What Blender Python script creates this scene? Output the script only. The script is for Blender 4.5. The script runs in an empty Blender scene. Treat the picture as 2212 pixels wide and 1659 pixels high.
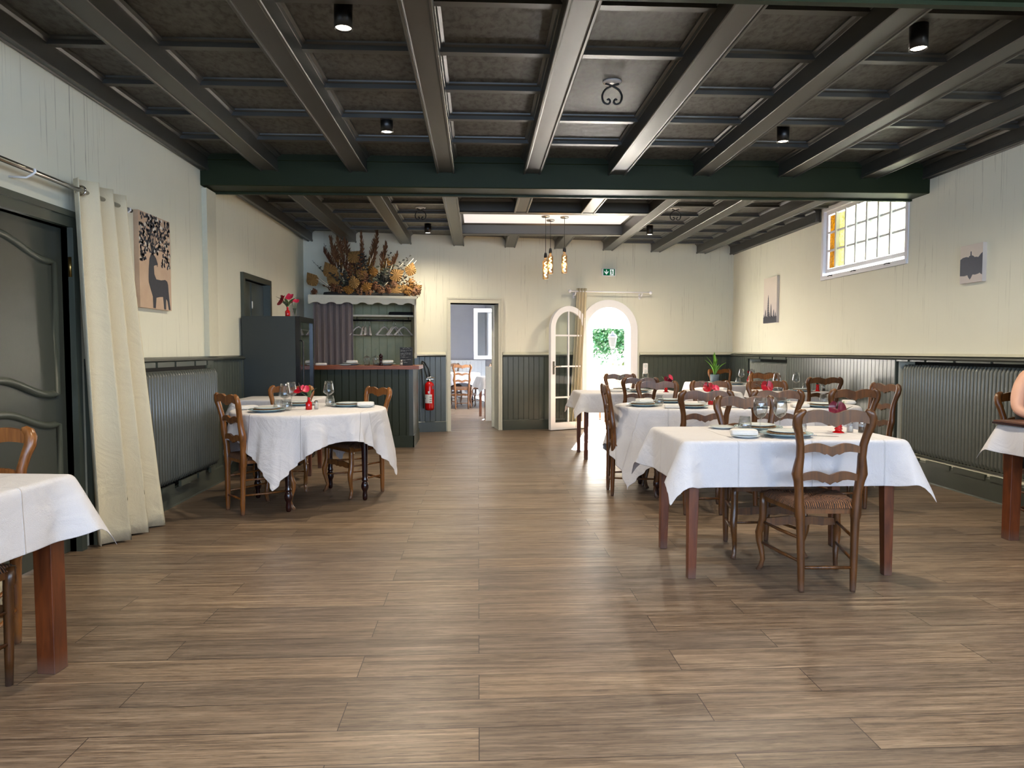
import bpy, math, random
import numpy as np
from mathutils import Vector, Matrix
PI = math.pi
S = bpy.context.scene
COL = S.collection
random.seed(7)

# ------------------------------------------------------------------ camera, sky, big lights, exposure
cam_d = bpy.data.cameras.new('camera'); cam = bpy.data.objects.new('camera', cam_d); COL.objects.link(cam)
cam_d.sensor_width = 36.0; cam_d.lens = 36.0 * 1500.0 / 2212.0; cam_d.clip_start = 0.05; cam_d.clip_end = 200
cam.location = (0, 0, 1.24)
cam.rotation_euler = (PI / 2 - math.radians(2.7671), 0, -math.radians(2.7829))
S.camera = cam

S.view_settings.view_transform = 'Standard'; S.view_settings.look = 'None'
S.view_settings.gamma = 1.0; S.view_settings.use_curve_mapping = False
S.view_settings.exposure = 2.0

W = bpy.data.worlds.new('world'); S.world = W; W.use_nodes = True
wn = W.node_tree; wn.nodes.clear()
wo = wn.nodes.new('ShaderNodeOutputWorld'); wb = wn.nodes.new('ShaderNodeBackground')
wb.inputs['Strength'].default_value = 1.0
# hazy white sky around the sun (beyond the far wall), deep blue on the opposite side, behind the camera
wc = wn.nodes.new('ShaderNodeTexCoord'); wx = wn.nodes.new('ShaderNodeSeparateXYZ'); wr_ = wn.nodes.new('ShaderNodeValToRGB')
wm = wn.nodes.new('ShaderNodeMapRange'); wm.inputs['From Min'].default_value = -1.0; wm.inputs['From Max'].default_value = 1.0
we = wr_.color_ramp.elements; we[0].position = 0.15; we[0].color = (0.27, 0.37, 0.53, 1); we[1].position = 0.85; we[1].color = (0.62, 0.61, 0.59, 1)
e_ = we.new(0.5); e_.color = (0.66, 0.68, 0.70, 1)
wk = wn.nodes.new('ShaderNodeVectorMath'); wk.operation = 'SCALE'; wk.inputs['Scale'].default_value = 7.0
wn.links.new(wc.outputs['Generated'], wx.inputs[0]); wn.links.new(wx.outputs['Y'], wm.inputs['Value']); wn.links.new(wm.outputs[0], wr_.inputs[0])
wn.links.new(wr_.outputs[0], wk.inputs[0]); wn.links.new(wk.outputs[0], wb.inputs['Color'])
wn.links.new(wb.outputs[0], wo.inputs[0])

THETA = math.atan(0.165)          # the far wall is not square to the side walls
CT, ST = math.cos(THETA), math.sin(THETA)
def FW(u, v, z=0.0):              # far-wall frame: u along it, v behind it
    return Vector((u * CT - v * ST, 10.744 + u * ST + v * CT, z))
def FU(X):                        # u of a point of the wall face at world X
    return X / CT

def light(name, kind, loc, rot, energy, color, **kw):
    d = bpy.data.lights.new(name, kind); d.energy = energy; d.color = color
    for k, v in kw.items(): setattr(d, k, v)
    o = bpy.data.objects.new(name, d); COL.objects.link(o); o.location = loc; o.rotation_euler = rot
    return o
# sun over the garden behind the far wall, reaching in through the arched door
light('sun', 'SUN', (3, 20, 12), (-math.radians(56), 0, math.radians(-13)), 85.0, (1.0, 0.97, 0.93), angle=math.radians(1.0))
# openings through which the sky is sampled: window band behind the camera, added side windows, arched door, stained window
for nm_, loc_, rot_, sx_, sy_ in (('window_portal', (0.9, -3.04, 1.75), (math.radians(90), 0, 0), 6.0, 1.7),
                                  ('added_right_window_portal', (4.42, -.6, 1.9), (math.radians(90), 0, math.radians(90)), 2.6, 1.3),
                                  ('added_left_window_portal', (-2.62, -.6, 1.9), (math.radians(90), 0, math.radians(-90)), 2.6, 1.3),
                                  ('stained_portal', (4.45, 7.6, 2.55), (math.radians(90), 0, math.radians(90)), 1.7, .8)):
    pw = light(nm_, 'AREA', loc_, rot_, 1.0, (1, 1, 1), shape='RECTANGLE', size=sx_, size_y=sy_); pw.data.cycles.is_portal = True
pl = light('door_portal', 'AREA', FW(FU(2.08), 0.25, 1.0), (math.radians(90), 0, PI + THETA), 1.0, (1, 1, 1), shape='RECTANGLE', size=0.85, size_y=2.0)
pl.data.cycles.is_portal = True

S.cycles.use_denoising = True
S.cycles.max_bounces = 8; S.cycles.diffuse_bounces = 5; S.cycles.glossy_bounces = 4
S.cycles.transmission_bounces = 6; S.cycles.transparent_max_bounces = 24
S.cycles.caustics_reflective = False; S.cycles.caustics_refractive = False
S.cycles.sample_clamp_indirect = 6.0

# ------------------------------------------------------------------ mesh helpers
class MB:
    def __init__(s): s.v = []; s.f = []; s.sm = []
    def add(s, vs, fs, smooth=False):
        o = len(s.v); s.v += [tuple(p) for p in vs]
        s.f += [tuple(i + o for i in f) for f in fs]; s.sm += [smooth] * len(fs); return s
    def box(s, x0, x1, y0, y1, z0, z1):
        return s.add([(x0,y0,z0),(x1,y0,z0),(x1,y1,z0),(x0,y1,z0),(x0,y0,z1),(x1,y0,z1),(x1,y1,z1),(x0,y1,z1)],
                     [(0,3,2,1),(4,5,6,7),(0,1,5,4),(1,2,6,5),(2,3,7,6),(3,0,4,7)])
    def prism(s, poly, a, b, axis='y', smooth=False):
        """poly: 2D points; axis = extrusion axis; a..b the extent.  y: (x,z)  x: (y,z)  z: (x,y)"""
        n = len(poly)
        mk = {'y': lambda p, t: (p[0], t, p[1]), 'x': lambda p, t: (t, p[0], p[1]), 'z': lambda p, t: (p[0], p[1], t)}[axis]
        vs = [mk(p, a) for p in poly] + [mk(p, b) for p in poly]
        fs = [tuple(range(n))[::-1], tuple(range(n, 2 * n))] + [(i, (i + 1) % n, n + (i + 1) % n, n + i) for i in range(n)]
        return s.add(vs, fs, smooth)
    def lathe(s, prof, seg=20, c=(0, 0, 0), smooth=True, sx=1.0, sy=1.0):
        vs = []; fs = []; n = len(prof)
        for r, z in prof:
            for k in range(seg):
                a = 2 * PI * k / seg; vs.append((c[0] + r * math.cos(a) * sx, c[1] + r * math.sin(a) * sy, c[2] + z))
        for i in range(n - 1):
            for k in range(seg):
                k2 = (k + 1) % seg; fs.append((i*seg+k, i*seg+k2, (i+1)*seg+k2, (i+1)*seg+k))
        s.add(vs, fs, smooth)
        o = len(s.v) - len(vs)
        if prof[0][0] > 1e-4: s.f.append(tuple(o + k for k in range(seg))[::-1]); s.sm.append(False)
        if prof[-1][0] > 1e-4: s.f.append(tuple(o + (n-1)*seg + k for k in range(seg))); s.sm.append(False)
        return s
    def tube(s, path, rad, seg=8, smooth=True, flat=1.0, sq=0.0, cap=True):
        """rad: number, list, or list of (rx, ry); sq squares the section"""
        P = [Vector(p) for p in path]; n = len(P)
        R = [rad] * n if not isinstance(rad, (list, tuple)) else list(rad)
        vs = []; up0 = None
        for i in range(n):
            t = (P[min(i+1, n-1)] - P[max(i-1, 0)]).normalized()
            if up0 is None:
                ref = Vector((0, 1, 0)) if abs(t.y) < 0.9 else Vector((1, 0, 0))
                u = t.cross(ref).normalized()
            else:
                u = (up0 - t * up0.dot(t)).normalized()
            up0 = u; w = t.cross(u)
            r = R[i]; rx, ry = (r, r * flat) if not isinstance(r, (list, tuple)) else r
            for k in range(seg):
                a = 2 * PI * (k + 0.5) / seg; c, d = math.cos(a), math.sin(a)
                if sq:
                    e = (abs(c) ** 4 + abs(d) ** 4) ** 0.25; m = 1 + (1 / e - 1) * sq; c *= m; d *= m
                vs.append(P[i] + u * (c * rx) + w * (d * ry))
        fs = [(i*seg+k, i*seg+(k+1) % seg, (i+1)*seg+(k+1) % seg, (i+1)*seg+k) for i in range(n-1) for k in range(seg)]
        if cap: fs += [tuple(range(seg))[::-1], tuple((n-1)*seg + k for k in range(seg))]
        return s.add(vs, fs, smooth)
    def grid(s, fn, nu, nv, smooth=True):
        vs = [fn(i / nu, j / nv) for j in range(nv + 1) for i in range(nu + 1)]
        fs = [(j*(nu+1)+i, j*(nu+1)+i+1, (j+1)*(nu+1)+i+1, (j+1)*(nu+1)+i) for j in range(nv) for i in range(nu)]
        return s.add(vs, fs, smooth)
    def blob(s, c, r, nu=12, nv=8, e=1.0, fn=None):
        """(super)ellipsoid"""
        def sp(x, p): return math.copysign(abs(x) ** p, x)
        def f(a, b):
            th = 2 * PI * a; ph = -PI / 2 + PI * b
            x, y, z = sp(math.cos(ph), e) * sp(math.cos(th), e), sp(math.cos(ph), e) * sp(math.sin(th), e), sp(math.sin(ph), e)
            if fn: x, y, z = fn(x, y, z)
            return (c[0] + r[0] * x, c[1] + r[1] * y, c[2] + r[2] * z)
        return s.grid(f, nu, nv)
    def rbox(s, x0, x1, y0, y1, z0, z1, e=0.25, nu=24, nv=12):
        return s.blob(((x0+x1)/2, (y0+y1)/2, (z0+z1)/2), ((x1-x0)/2, (y1-y0)/2, (z1-z0)/2), nu, nv, e)
    def xf(s, M):
        s.v = [tuple(M @ Vector(p)) for p in s.v]; return s
    def build(s, name, mat, parent=None, loc=None, rot=None):
        me = bpy.data.meshes.new(name); me.from_pydata(s.v, [], s.f); me.update()
        me.polygons.foreach_set('use_smooth', s.sm)
        me.materials.append(mat); o = bpy.data.objects.new(name, me); COL.objects.link(o)
        if parent is not None: o.parent = parent
        if loc is not None: o.location = loc
        if rot is not None: o.rotation_euler = (0, 0, rot)
        return o

def tag(o, label, cat, group=None, kind=None):
    if label: o['label'] = label
    if cat: o['category'] = cat
    if group: o['group'] = group
    if kind: o['kind'] = kind
    return o
def thing(name, label, cat, loc=(0, 0, 0), rot=0.0, group=None):
    o = bpy.data.objects.new(name, None); COL.objects.link(o); o.empty_display_size = 0.1
    o.location = loc; o.rotation_euler = (0, 0, rot)
    return tag(o, label, cat, group)
def struct(o): o['kind'] = 'structure'; return o
def kids(o): return [c for c in COL.objects if c.parent == o]
def clone(root, loc, rot, label, group=None):
    def cp(o, par):
        c = o.copy(); COL.objects.link(c)
        if par is not None: c.parent = par
        for k in list(o.children): cp(k, c)
        return c
    r = cp(root, None); r.location = loc; r.rotation_euler = (0, 0, rot); r['label'] = label
    if group: r['group'] = group
    return r

# ------------------------------------------------------------------ materials
def lin(c):
    if isinstance(c, str): c = tuple(int(c[i:i+2], 16) / 255 for i in (0, 2, 4))
    return tuple((x / 12.92 if x <= 0.04045 else ((x + 0.055) / 1.055) ** 2.4) for x in c) + (1.0,)
class N:
    """small node-graph helper"""
    def __init__(s, name):
        s.m = bpy.data.materials.new(name); s.m.use_nodes = True; s.t = s.m.node_tree; s.t.nodes.clear()
        s.out = s.n('OutputMaterial'); s.co = s.n('TexCoord')
    def n(s, typ, **kw):
        nd = s.t.nodes.new('ShaderNode' + typ)
        for k, v in kw.items():
            if hasattr(nd, k) and not k[0].isupper(): setattr(nd, k, v)
            else: nd.inputs[k.replace('_', ' ')].default_value = v
        return nd
    def l(s, a, b): s.t.links.new(a, b)
    def map(s, scale, src='Object'):
        m = s.n('Mapping'); m.inputs['Scale'].default_value = scale; s.l(s.co.outputs[src], m.inputs['Vector']); return m.outputs[0]
    def noise(s, scale, vec, detail=4.0, rough=0.55, dist=0.0):
        t = s.n('TexNoise'); t.inputs['Scale'].default_value = scale; t.inputs['Detail'].default_value = detail
        t.inputs['Roughness'].default_value = rough; t.inputs['Distortion'].default_value = dist
        s.l(vec, t.inputs['Vector']); return t.outputs['Fac']
    def ramp(s, fac, stops):
        r = s.n('ValToRGB'); e = r.color_ramp.elements
        while len(e) < len(stops): e.new(0.5)
        for el, (p, c) in zip(e, stops): el.position = p; el.color = c if len(c) == 4 else lin(c)
        s.l(fac, r.inputs[0]); return r.outputs[0]
    def mix(s, fac, a, b, mode='MIX'):
        x = s.n('Mix', data_type='RGBA', blend_type=mode)
        for sock, v in ((x.inputs[0], fac), (x.inputs[6], a), (x.inputs[7], b)):
            if hasattr(v, 'is_linked'): s.l(v, sock)
            else: sock.default_value = v
        return x.outputs[2]
    def math(s, op, a, b=0.0):
        x = s.n('Math', operation=op)
        for sock, v in ((x.inputs[0], a), (x.inputs[1], b)):
            if hasattr(v, 'is_linked'): s.l(v, sock)
            else: sock.default_value = v
        return x.outputs[0]
    def pbr(s, color, rough=0.5, bump=None, bstr=0.3, bdist=0.01, metal=0.0, spec=0.5, **kw):
        p = s.n('BsdfPrincipled')
        for nm, v in (('Base Color', color), ('Roughness', rough), ('Metallic', metal), ('Specular IOR Level', spec)):
            if hasattr(v, 'is_linked'): s.l(v, p.inputs[nm])
            else: p.inputs[nm].default_value = v
        for k, v in kw.items(): p.inputs[k.replace('_', ' ')].default_value = v
        if bump is not None:
            b = s.n('Bump'); b.inputs['Strength'].default_value = bstr; b.inputs['Distance'].default_value = bdist
            s.l(bump, b.inputs['Height']); s.l(b.outputs[0], p.inputs['Normal'])
        s.l(p.outputs[0], s.out.inputs[0]); return p
def simple(name, c, rough=0.5, metal=0.0, spec=0.5, var=0.12, scale=30.0, bstr=0.1, **kw):
    g = N(name); f = g.noise(scale, g.map((1, 1, 1)))
    a = lin(c); b = tuple(x * (1 - var) for x in a[:3]) + (1,)
    g.pbr(g.mix(f, a, b), rough, f, bstr, 0.004, metal, spec, **kw); return g.m
M = {}
def wall_mat(name, c, crack=1.0):
    g = N(name)
    v = g.map((1, 1, 1)); blot = g.noise(1.3, v, 3)
    vs = g.map((55, 55, 0.8)); st = g.noise(1.0, vs, 3, 0.6, 0.4)
    line = g.ramp(st, [(0.0, (1, 1, 1)), (0.615, (1, 1, 1)), (0.64, (0.50, 0.48, 0.44)), (0.665, (1, 1, 1))])
    patch = g.ramp(g.noise(0.9, v, 2), [(0.40, (0, 0, 0)), (0.62, (1, 1, 1))])
    base = g.mix(blot, lin(c), tuple(x * 0.88 for x in lin(c)[:3]) + (1,))
    fac = g.math('MULTIPLY', patch, 0.55 * crack)
    col = g.mix(fac, base, g.mix(1.0, base, line, 'MULTIPLY'))
    fine = g.noise(90, v, 3)
    g.pbr(col, 0.8, g.math('ADD', g.math('MULTIPLY', fine, 0.5), st), 0.12, 0.006, 0, 0.25); return g.m
M['wall'] = wall_mat('wall_plaster', (0.875, 0.87, 0.80))
M['wall_side'] = wall_mat('wall_plaster_cracked', (0.875, 0.87, 0.80), 1.5)
M['cream'] = simple('cream_paint', (0.80, 0.79, 0.71), 0.5)
M['sage'] = simple('sage_paint', (0.70, 0.70, 0.54), 0.55)
M['grey_wall'] = simple('grey_wall', (0.62, 0.61, 0.62), 0.85, scale=3)
M['white_wood'] = simple('white_wood', (0.85, 0.83, 0.80), 0.5)
M['green'] = simple('dark_green_paint', (0.275, 0.295, 0.26), 0.30, var=0.2, scale=8, bstr=0.06)
M['bar_green'] = simple('bar_green_paint', (0.185, 0.205, 0.15), 0.38, var=0.2, scale=8, bstr=0.06, spec=0.25)
M['rail'] = simple('dark_rail_paint', (0.235, 0.25, 0.225), 0.35)
M['beam'] = simple('beam_paint', (0.215, 0.215, 0.195), 0.42, var=0.2, scale=6, bstr=0.05, spec=0.9)
M['big_beam'] = simple('main_beam_paint', (0.125, 0.16, 0.085), 0.5, var=0.25, scale=4, bstr=0.08, spec=0.2)
def panel_mat():
    g = N('ceiling_panel'); f = g.noise(26, g.map((1, 0.6, 1)), 5, 0.6, 0.4)
    col = g.ramp(f, [(0.30, lin((0.235, 0.235, 0.215))), (0.70, lin((0.29, 0.29, 0.27)))])
    rg = g.ramp(f, [(0.3, (0.50, 0.50, 0.50, 1)), (0.7, (0.68, 0.68, 0.68, 1))])
    sp = g.ramp(f, [(0.38, (0.25, 0.25, 0.25, 1)), (0.60, (1, 1, 1, 1))])
    g.pbr(col, rg, f, 0.12, 0.002, 0, sp); return g.m
M['panel'] = panel_mat()
def added_glow():
    g = N('white_field_added_glow'); g.pbr(lin((0.9, 0.9, 0.9)), 0.6, Emission_Color=(1.0, 0.97, 0.98, 1), Emission_Strength=0.15); return g.m  # plain white ceiling field, with a glow added to brighten it
M['added_glow'] = added_glow()
M['white_ceiling'] = simple('white_ceiling', (0.88, 0.87, 0.86), 0.7)
def floor_mat(name='wood_laminate'):
    g = N(name)
    v = g.map((1, 1, 1)); br = g.n('TexBrick', offset=0.37, offset_frequency=2, squash=1.0)
    for k, x in (('Scale', 1.0), ('Mortar Size', 0.0016), ('Mortar Smooth', 0.1), ('Bias', 0.0), ('Brick Width', 1.25), ('Row Height', 0.186)):
        br.inputs[k].default_value = x
    br.inputs['Color1'].default_value = (0, 0, 0, 1); br.inputs['Color2'].default_value = (1, 1, 1, 1); br.inputs['Mortar'].default_value = (0.5, 0.5, 0.5, 1)
    g.l(v, br.inputs['Vector'])
    # each board shifts the grain pattern
    off = g.n('VectorMath', operation='MULTIPLY'); g.l(br.outputs['Color'], off.inputs[0]); off.inputs[1].default_value = (7.0, 3.0, 5.0)
    sc = g.n('VectorMath', operation='ADD'); g.l(v, sc.inputs[0]); g.l(off.outputs[0], sc.inputs[1])
    def mp(s):
        m = g.n('Mapping'); m.inputs['Scale'].default_value = s; g.l(sc.outputs[0], m.inputs['Vector']); return m.outputs[0]
    g1 = g.noise(1.0, mp((1.3, 26, 1)), 6, 0.62, 0.8); g2 = g.noise(1.0, mp((3.0, 120, 1)), 4, 0.6, 0.2); g3 = g.noise(1.0, mp((0.8, 5, 1)), 3); g4 = g.noise(1.0, mp((2.2, 62, 1)), 5, 0.7, 0.5)
    base = g.ramp(g1, [(0.25, (0.27, 0.225, 0.185)), (0.45, (0.41, 0.345, 0.28)), (0.60, (0.51, 0.44, 0.365)), (0.78, (0.62, 0.55, 0.47))])
    base = g.mix(g.math('MULTIPLY', g.ramp(g2, [(0.45, (0, 0, 0, 1)), (0.68, (1, 1, 1, 1))]), 0.7), base, lin((0.22, 0.175, 0.14)))
    base = g.mix(g.math('MULTIPLY', g3, 0.35), base, lin((0.46, 0.39, 0.335)))
    base = g.mix(g.math('MULTIPLY', g.ramp(g4, [(0.52, (0, 0, 0, 1)), (0.66, (1, 1, 1, 1))]), 0.55), base, lin((0.66, 0.585, 0.50)))
    g5 = g.noise(1.0, mp((9, 210, 1)), 3, 0.7, 0.3); g6 = g.noise(1.0, mp((7, 30, 1)), 5, 0.7, 1.0)
    base = g.mix(g.math('MULTIPLY', g.ramp(g5, [(0.50, (0, 0, 0, 1)), (0.62, (1, 1, 1, 1))]), 0.55), base, lin((0.20, 0.15, 0.12)))
    base = g.mix(g.math('MULTIPLY', g.ramp(g6, [(0.45, (0, 0, 0, 1)), (0.75, (1, 1, 1, 1))]), 0.35), base, lin((0.60, 0.54, 0.47)))
    tone = g.mix(br.outputs['Color'], (0.74, 0.73, 0.74, 1), (1.10, 1.06, 1.0, 1))
    base = g.mix(1.0, base, tone, 'MULTIPLY')
    base = g.mix(br.outputs['Fac'], base, lin((0.16, 0.12, 0.10)))
    rg = g.ramp(g1, [(0.3, (0.46, 0.46, 0.46, 1)), (0.75, (0.29, 0.29, 0.29, 1))])
    h = g.math('SUBTRACT', g.math('MULTIPLY', g.math('ADD', g2, g1), 0.5), br.outputs['Fac'])
    g.pbr(base, rg, h, 0.12, 0.0015, 0, 0.42); return g.m
M['floor'] = floor_mat()
def wood_mat(name, dark, light, rough=0.32, scale=(40, 40, 3), rnd=True, wear=None):
    g = N(name); f = g.noise(1.0, g.map(scale), 5, 0.6, 0.8)
    col = g.ramp(f, [(0.3, dark), (0.7, light)])
    if rnd:
        oi = g.n('ObjectInfo'); r = g.ramp(oi.outputs['Random'], [(0.0, (0.82, 0.78, 0.74, 1)), (1.0, (1.2, 1.17, 1.12, 1))])
        col = g.mix(1.0, col, r, 'MULTIPLY')
    if wear:   # scuffed feet
        sp = g.n('SeparateXYZ'); g.l(g.co.outputs['Object'], sp.inputs[0])
        w = g.ramp(sp.outputs['Z'], [(0.0, (1, 1, 1, 1)), (wear, (0, 0, 0, 1))])
        col = g.mix(g.math('MULTIPLY', w, 0.6), col, lin((0.36, 0.30, 0.27)))
    g.pbr(col, rough, f, 0.15, 0.003, 0, 0.5); return g.m
M['chair'] = wood_mat('chair_wood', (0.21, 0.125, 0.05), (0.40, 0.25, 0.115), 0.30, wear=0.07)
M['chair_honey'] = wood_mat('honey_chair_wood', (0.36, 0.215, 0.095), (0.54, 0.345, 0.165), 0.26, wear=0.05)
M['table_leg'] = wood_mat('table_leg_wood', (0.27, 0.12, 0.042), (0.41, 0.205, 0.082), 0.38, (30, 30, 4), False, 0.07)
M['mahogany'] = wood_mat('mahogany', (0.10, 0.03, 0.03), (0.17, 0.055, 0.05), 0.18, rnd=False)
M['counter_wood'] = wood_mat('counter_wood', (0.42, 0.20, 0.09), (0.58, 0.31, 0.15), 0.35, (3, 40, 40), False)
def rush_mat():
    g = N('rush_seat'); sp = g.n('SeparateXYZ'); g.l(g.co.outputs['Object'], sp.inputs[0])
    ax = g.math('MULTIPLY', g.math('ABSOLUTE', sp.outputs['X']), 0.92); ay = g.math('ABSOLUTE', sp.outputs['Y'])
    sel = g.math('GREATER_THAN', ax, ay)
    k = g.n('Mix'); g.l(sel, k.inputs[0]); g.l(sp.outputs['X'], k.inputs[2]); g.l(sp.outputs['Y'], k.inputs[3])
    nz = g.noise(45, g.map((1, 1, 1)), 4); w = g.math('SINE', g.math('ADD', g.math('MULTIPLY', k.outputs[0], 560.0), g.math('MULTIPLY', nz, 9.0)))
    h = g.math('ADD', g.math('MULTIPLY', w, 0.5), nz)
    col = g.ramp(h, [(0.1, (0.13, 0.075, 0.04)), (0.55, (0.36, 0.22, 0.12)), (1.1, (0.55, 0.36, 0.21))])
    g.pbr(col, 0.6, h, 0.9, 0.006); return g.m
M['rush'] = rush_mat()
def cloth_mat(name, c, crease=0.45, rough=0.8):
    g = N(name); v = g.map((1, 1, 1))
    wv = g.noise(300, v, 2); soft = g.noise(3.6, v, 4, 0.55, 1.2)
    sp = g.n('SeparateXYZ'); g.l(g.co.outputs['Object'], sp.inputs[0])
    def fold(sock, per, off):
        m = g.math('ABSOLUTE', g.math('SUBTRACT', g.math('FRACT', g.math('ADD', g.math('DIVIDE', sock, per), off)), 0.5))
        return g.math('MULTIPLY', g.math('MAXIMUM', g.math('SUBTRACT', 0.012, m), 0.0), 60.0)
    h = g.math('ADD', g.math('MULTIPLY', wv, 0.15), g.math('MULTIPLY', soft, 1.5))
    h = g.math('ADD', h, g.math('MULTIPLY', g.math('ADD', fold(sp.outputs['X'], 0.40, 0.3), fold(sp.outputs['Y'], 0.40, 0.3)), crease))
    p = g.pbr(lin(c), rough, h, 0.75, 0.018, 0, 0.3); return g.m
M['cloth'] = cloth_mat('white_tablecloth', (0.78, 0.77, 0.775))
M['napkin'] = cloth_mat('white_napkin', (0.83, 0.82, 0.80), 0.0)
M['curtain'] = cloth_mat('cream_curtain', (0.80, 0.76, 0.65), 0.0)
M['grey_curtain'] = cloth_mat('grey_curtain', (0.50, 0.465, 0.46), 0.0)
def glass_mat(name, tint=(1, 1, 1, 1), rough=0.02, base=0.06, edge=0.9):
    g = N(name); tr = g.n('BsdfTransparent'); tr.inputs[0].default_value = tint
    gl = g.n('BsdfGlossy'); gl.inputs['Roughness'].default_value = rough
    lw = g.n('LayerWeight'); lw.inputs['Blend'].default_value = 0.35
    f = g.math('ADD', g.math('MULTIPLY', g.math('POWER', lw.outputs['Facing'], 1.8), edge), base)
    mx = g.n('MixShader'); g.l(f, mx.inputs[0]); g.l(tr.outputs[0], mx.inputs[1]); g.l(gl.outputs[0], mx.inputs[2]); g.l(mx.outputs[0], g.out.inputs[0])
    return g.m
M['glass'] = glass_mat('clear_glass', (0.90, 0.91, 0.91, 1))
M['pane'] = glass_mat('window_glass', (0.90, 0.93, 0.93, 1), 0.01, 0.05, 0.6)
M['dark_glass'] = glass_mat('fridge_glass', (0.32, 0.34, 0.34, 1), 0.02, 0.16, 0.8)
M['red_glass'] = simple('red_glass', (0.80, 0.05, 0.06), 0.08, var=0.3, Transmission_Weight=0.25)
M['porcelain'] = simple('porcelain', (0.80, 0.83, 0.83), 0.15, var=0.04)
M['blue_plate'] = simple('pale_blue_porcelain', (0.60, 0.69, 0.71), 0.15, var=0.08)
def woven():
    g = N('woven_straw'); w = g.n('TexWave', wave_type='RINGS', rings_direction='Z'); w.inputs['Scale'].default_value = 40; w.inputs['Distortion'].default_value = 3
    g.l(g.co.outputs['Object'], w.inputs['Vector']); nz = g.noise(220, g.map((1, 1, 1)), 2)
    h = g.math('ADD', w.outputs['Fac'], nz)
    g.pbr(g.ramp(h, [(0.3, (0.20, 0.12, 0.07)), (1.0, (0.62, 0.47, 0.31))]), 0.7, h, 0.8, 0.003); return g.m
M['woven'] = woven()
M['steel'] = simple('steel', (0.72, 0.71, 0.69), 0.22, 1.0, var=0.05, bstr=0.0)
M['chrome_white'] = simple('white_plastic', (0.90, 0.90, 0.90), 0.3, var=0.03)
M['pvc'] = simple('white_pvc', (0.90, 0.90, 0.91), 0.28, var=0.03, bstr=0.02)
M['black'] = simple('black_metal', (0.035, 0.035, 0.037), 0.35, var=0.2, bstr=0.02)
M['black_plastic'] = simple('black_plastic', (0.05, 0.05, 0.055), 0.22, var=0.1, bstr=0.0)
M['fridge'] = simple('fridge_side', (0.165, 0.185, 0.17), 0.45, var=0.12, scale=5)
M['brass'] = simple('brass', (0.60, 0.50, 0.30), 0.3, 1.0)
M['radiator'] = simple('radiator_paint', (0.34, 0.35, 0.325), 0.24, var=0.2, scale=20)
M['radiator_right_sheen'] = simple('radiator_right_sheen_paint', (0.46, 0.47, 0.44), 0.24, var=0.2, scale=20)  # lighter copy of the radiator paint, carrying the arched door's reflected sheen
M['radiator_light'] = simple('radiator_light_paint', (0.50, 0.51, 0.48), 0.3, var=0.15, scale=20)
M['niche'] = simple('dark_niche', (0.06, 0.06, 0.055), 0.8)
M['red'] = simple('red_enamel', (0.72, 0.035, 0.04), 0.22, var=0.15, scale=6, bstr=0.0)
M['flower'] = simple('flower_red', (0.62, 0.03, 0.12), 0.3, var=0.35, scale=25)
M['flower_dark'] = simple('flower_burgundy', (0.40, 0.04, 0.14), 0.3, var=0.35, scale=25)
M['flower_pink'] = simple('flower_pink', (0.78, 0.16, 0.30), 0.4, var=0.35, scale=25)
M['leaf'] = simple('leaf_green', (0.30, 0.40, 0.22), 0.45, var=0.4, scale=20)
M['leaf_dark'] = simple('leaf_dark', (0.12, 0.17, 0.12), 0.45, var=0.4, scale=20)
M['leaf_bright'] = simple('leaf_bright', (0.38, 0.60, 0.16), 0.35, var=0.35, scale=14)
M['pot'] = simple('slate_pot', (0.34, 0.40, 0.44), 0.6)
M['pepper'] = simple('pepper_grains', (0.27, 0.21, 0.15), 0.6, var=0.6, scale=400)
M['salt'] = simple('salt_grains', (0.80, 0.78, 0.74), 0.7)
M['ink'] = simple('ink', (0.10, 0.10, 0.11), 0.7)
M['board'] = simple('slate_board', (0.07, 0.075, 0.075), 0.6)
M['chalk'] = simple('chalk', (0.80, 0.80, 0.78), 0.9)
M['paper'] = simple('white_paper', (0.88, 0.88, 0.87), 0.7)
def emit(name, c, s):
    g = N(name); e = g.n('Emission'); e.inputs[0].default_value = lin(c); e.inputs[1].default_value = s; g.l(e.outputs[0], g.out.inputs[0]); return g.m
M['lens'] = emit('lamp_lens', (1.0, 0.93, 0.82), 6.0)
M['filament'] = emit('glowing_filament', (1.0, 0.86, 0.62), 4.0)
M['amber_glass'] = glass_mat('gold_tinted_glass', (0.88, 0.66, 0.42, 1), 0.08, 0.10, 0.6)
M['sign_green'] = emit('exit_sign_green', (0.03, 0.36, 0.22), 0.22)
M['sign_white'] = emit('exit_sign_white', (0.95, 0.97, 0.95), 0.22)
def pane_mat(name, c, tr=0.05, k=0.70):
    g = N(name); f = g.noise(28, g.map((1, 1, 1)), 2, 0.5, 1.5)
    a = g.n('BsdfTranslucent'); b = g.n('BsdfGlossy'); b.inputs['Roughness'].default_value = 0.15
    g.l(g.ramp(f, [(0.35, tuple(x * 0.45 * k for x in lin(c)[:3]) + (1,)), (0.6, tuple(x * k for x in lin(c)[:3]) + (1,))]), a.inputs[0])
    bm = g.n('Bump'); bm.inputs['Strength'].default_value = 0.6; bm.inputs['Distance'].default_value = 0.01; g.l(f, bm.inputs['Height'])
    for x in (a, b): g.l(bm.outputs[0], x.inputs['Normal'])
    tp = g.n('BsdfTransparent'); tp.inputs[0].default_value = lin(c)
    m1 = g.n('MixShader'); m1.inputs[0].default_value = tr; g.l(a.outputs[0], m1.inputs[1]); g.l(tp.outputs[0], m1.inputs[2])
    m2 = g.n('MixShader'); m2.inputs[0].default_value = 0.06; g.l(m1.outputs[0], m2.inputs[1]); g.l(b.outputs[0], m2.inputs[2])
    g.l(m2.outputs[0], g.out.inputs[0]); return g.m
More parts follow.
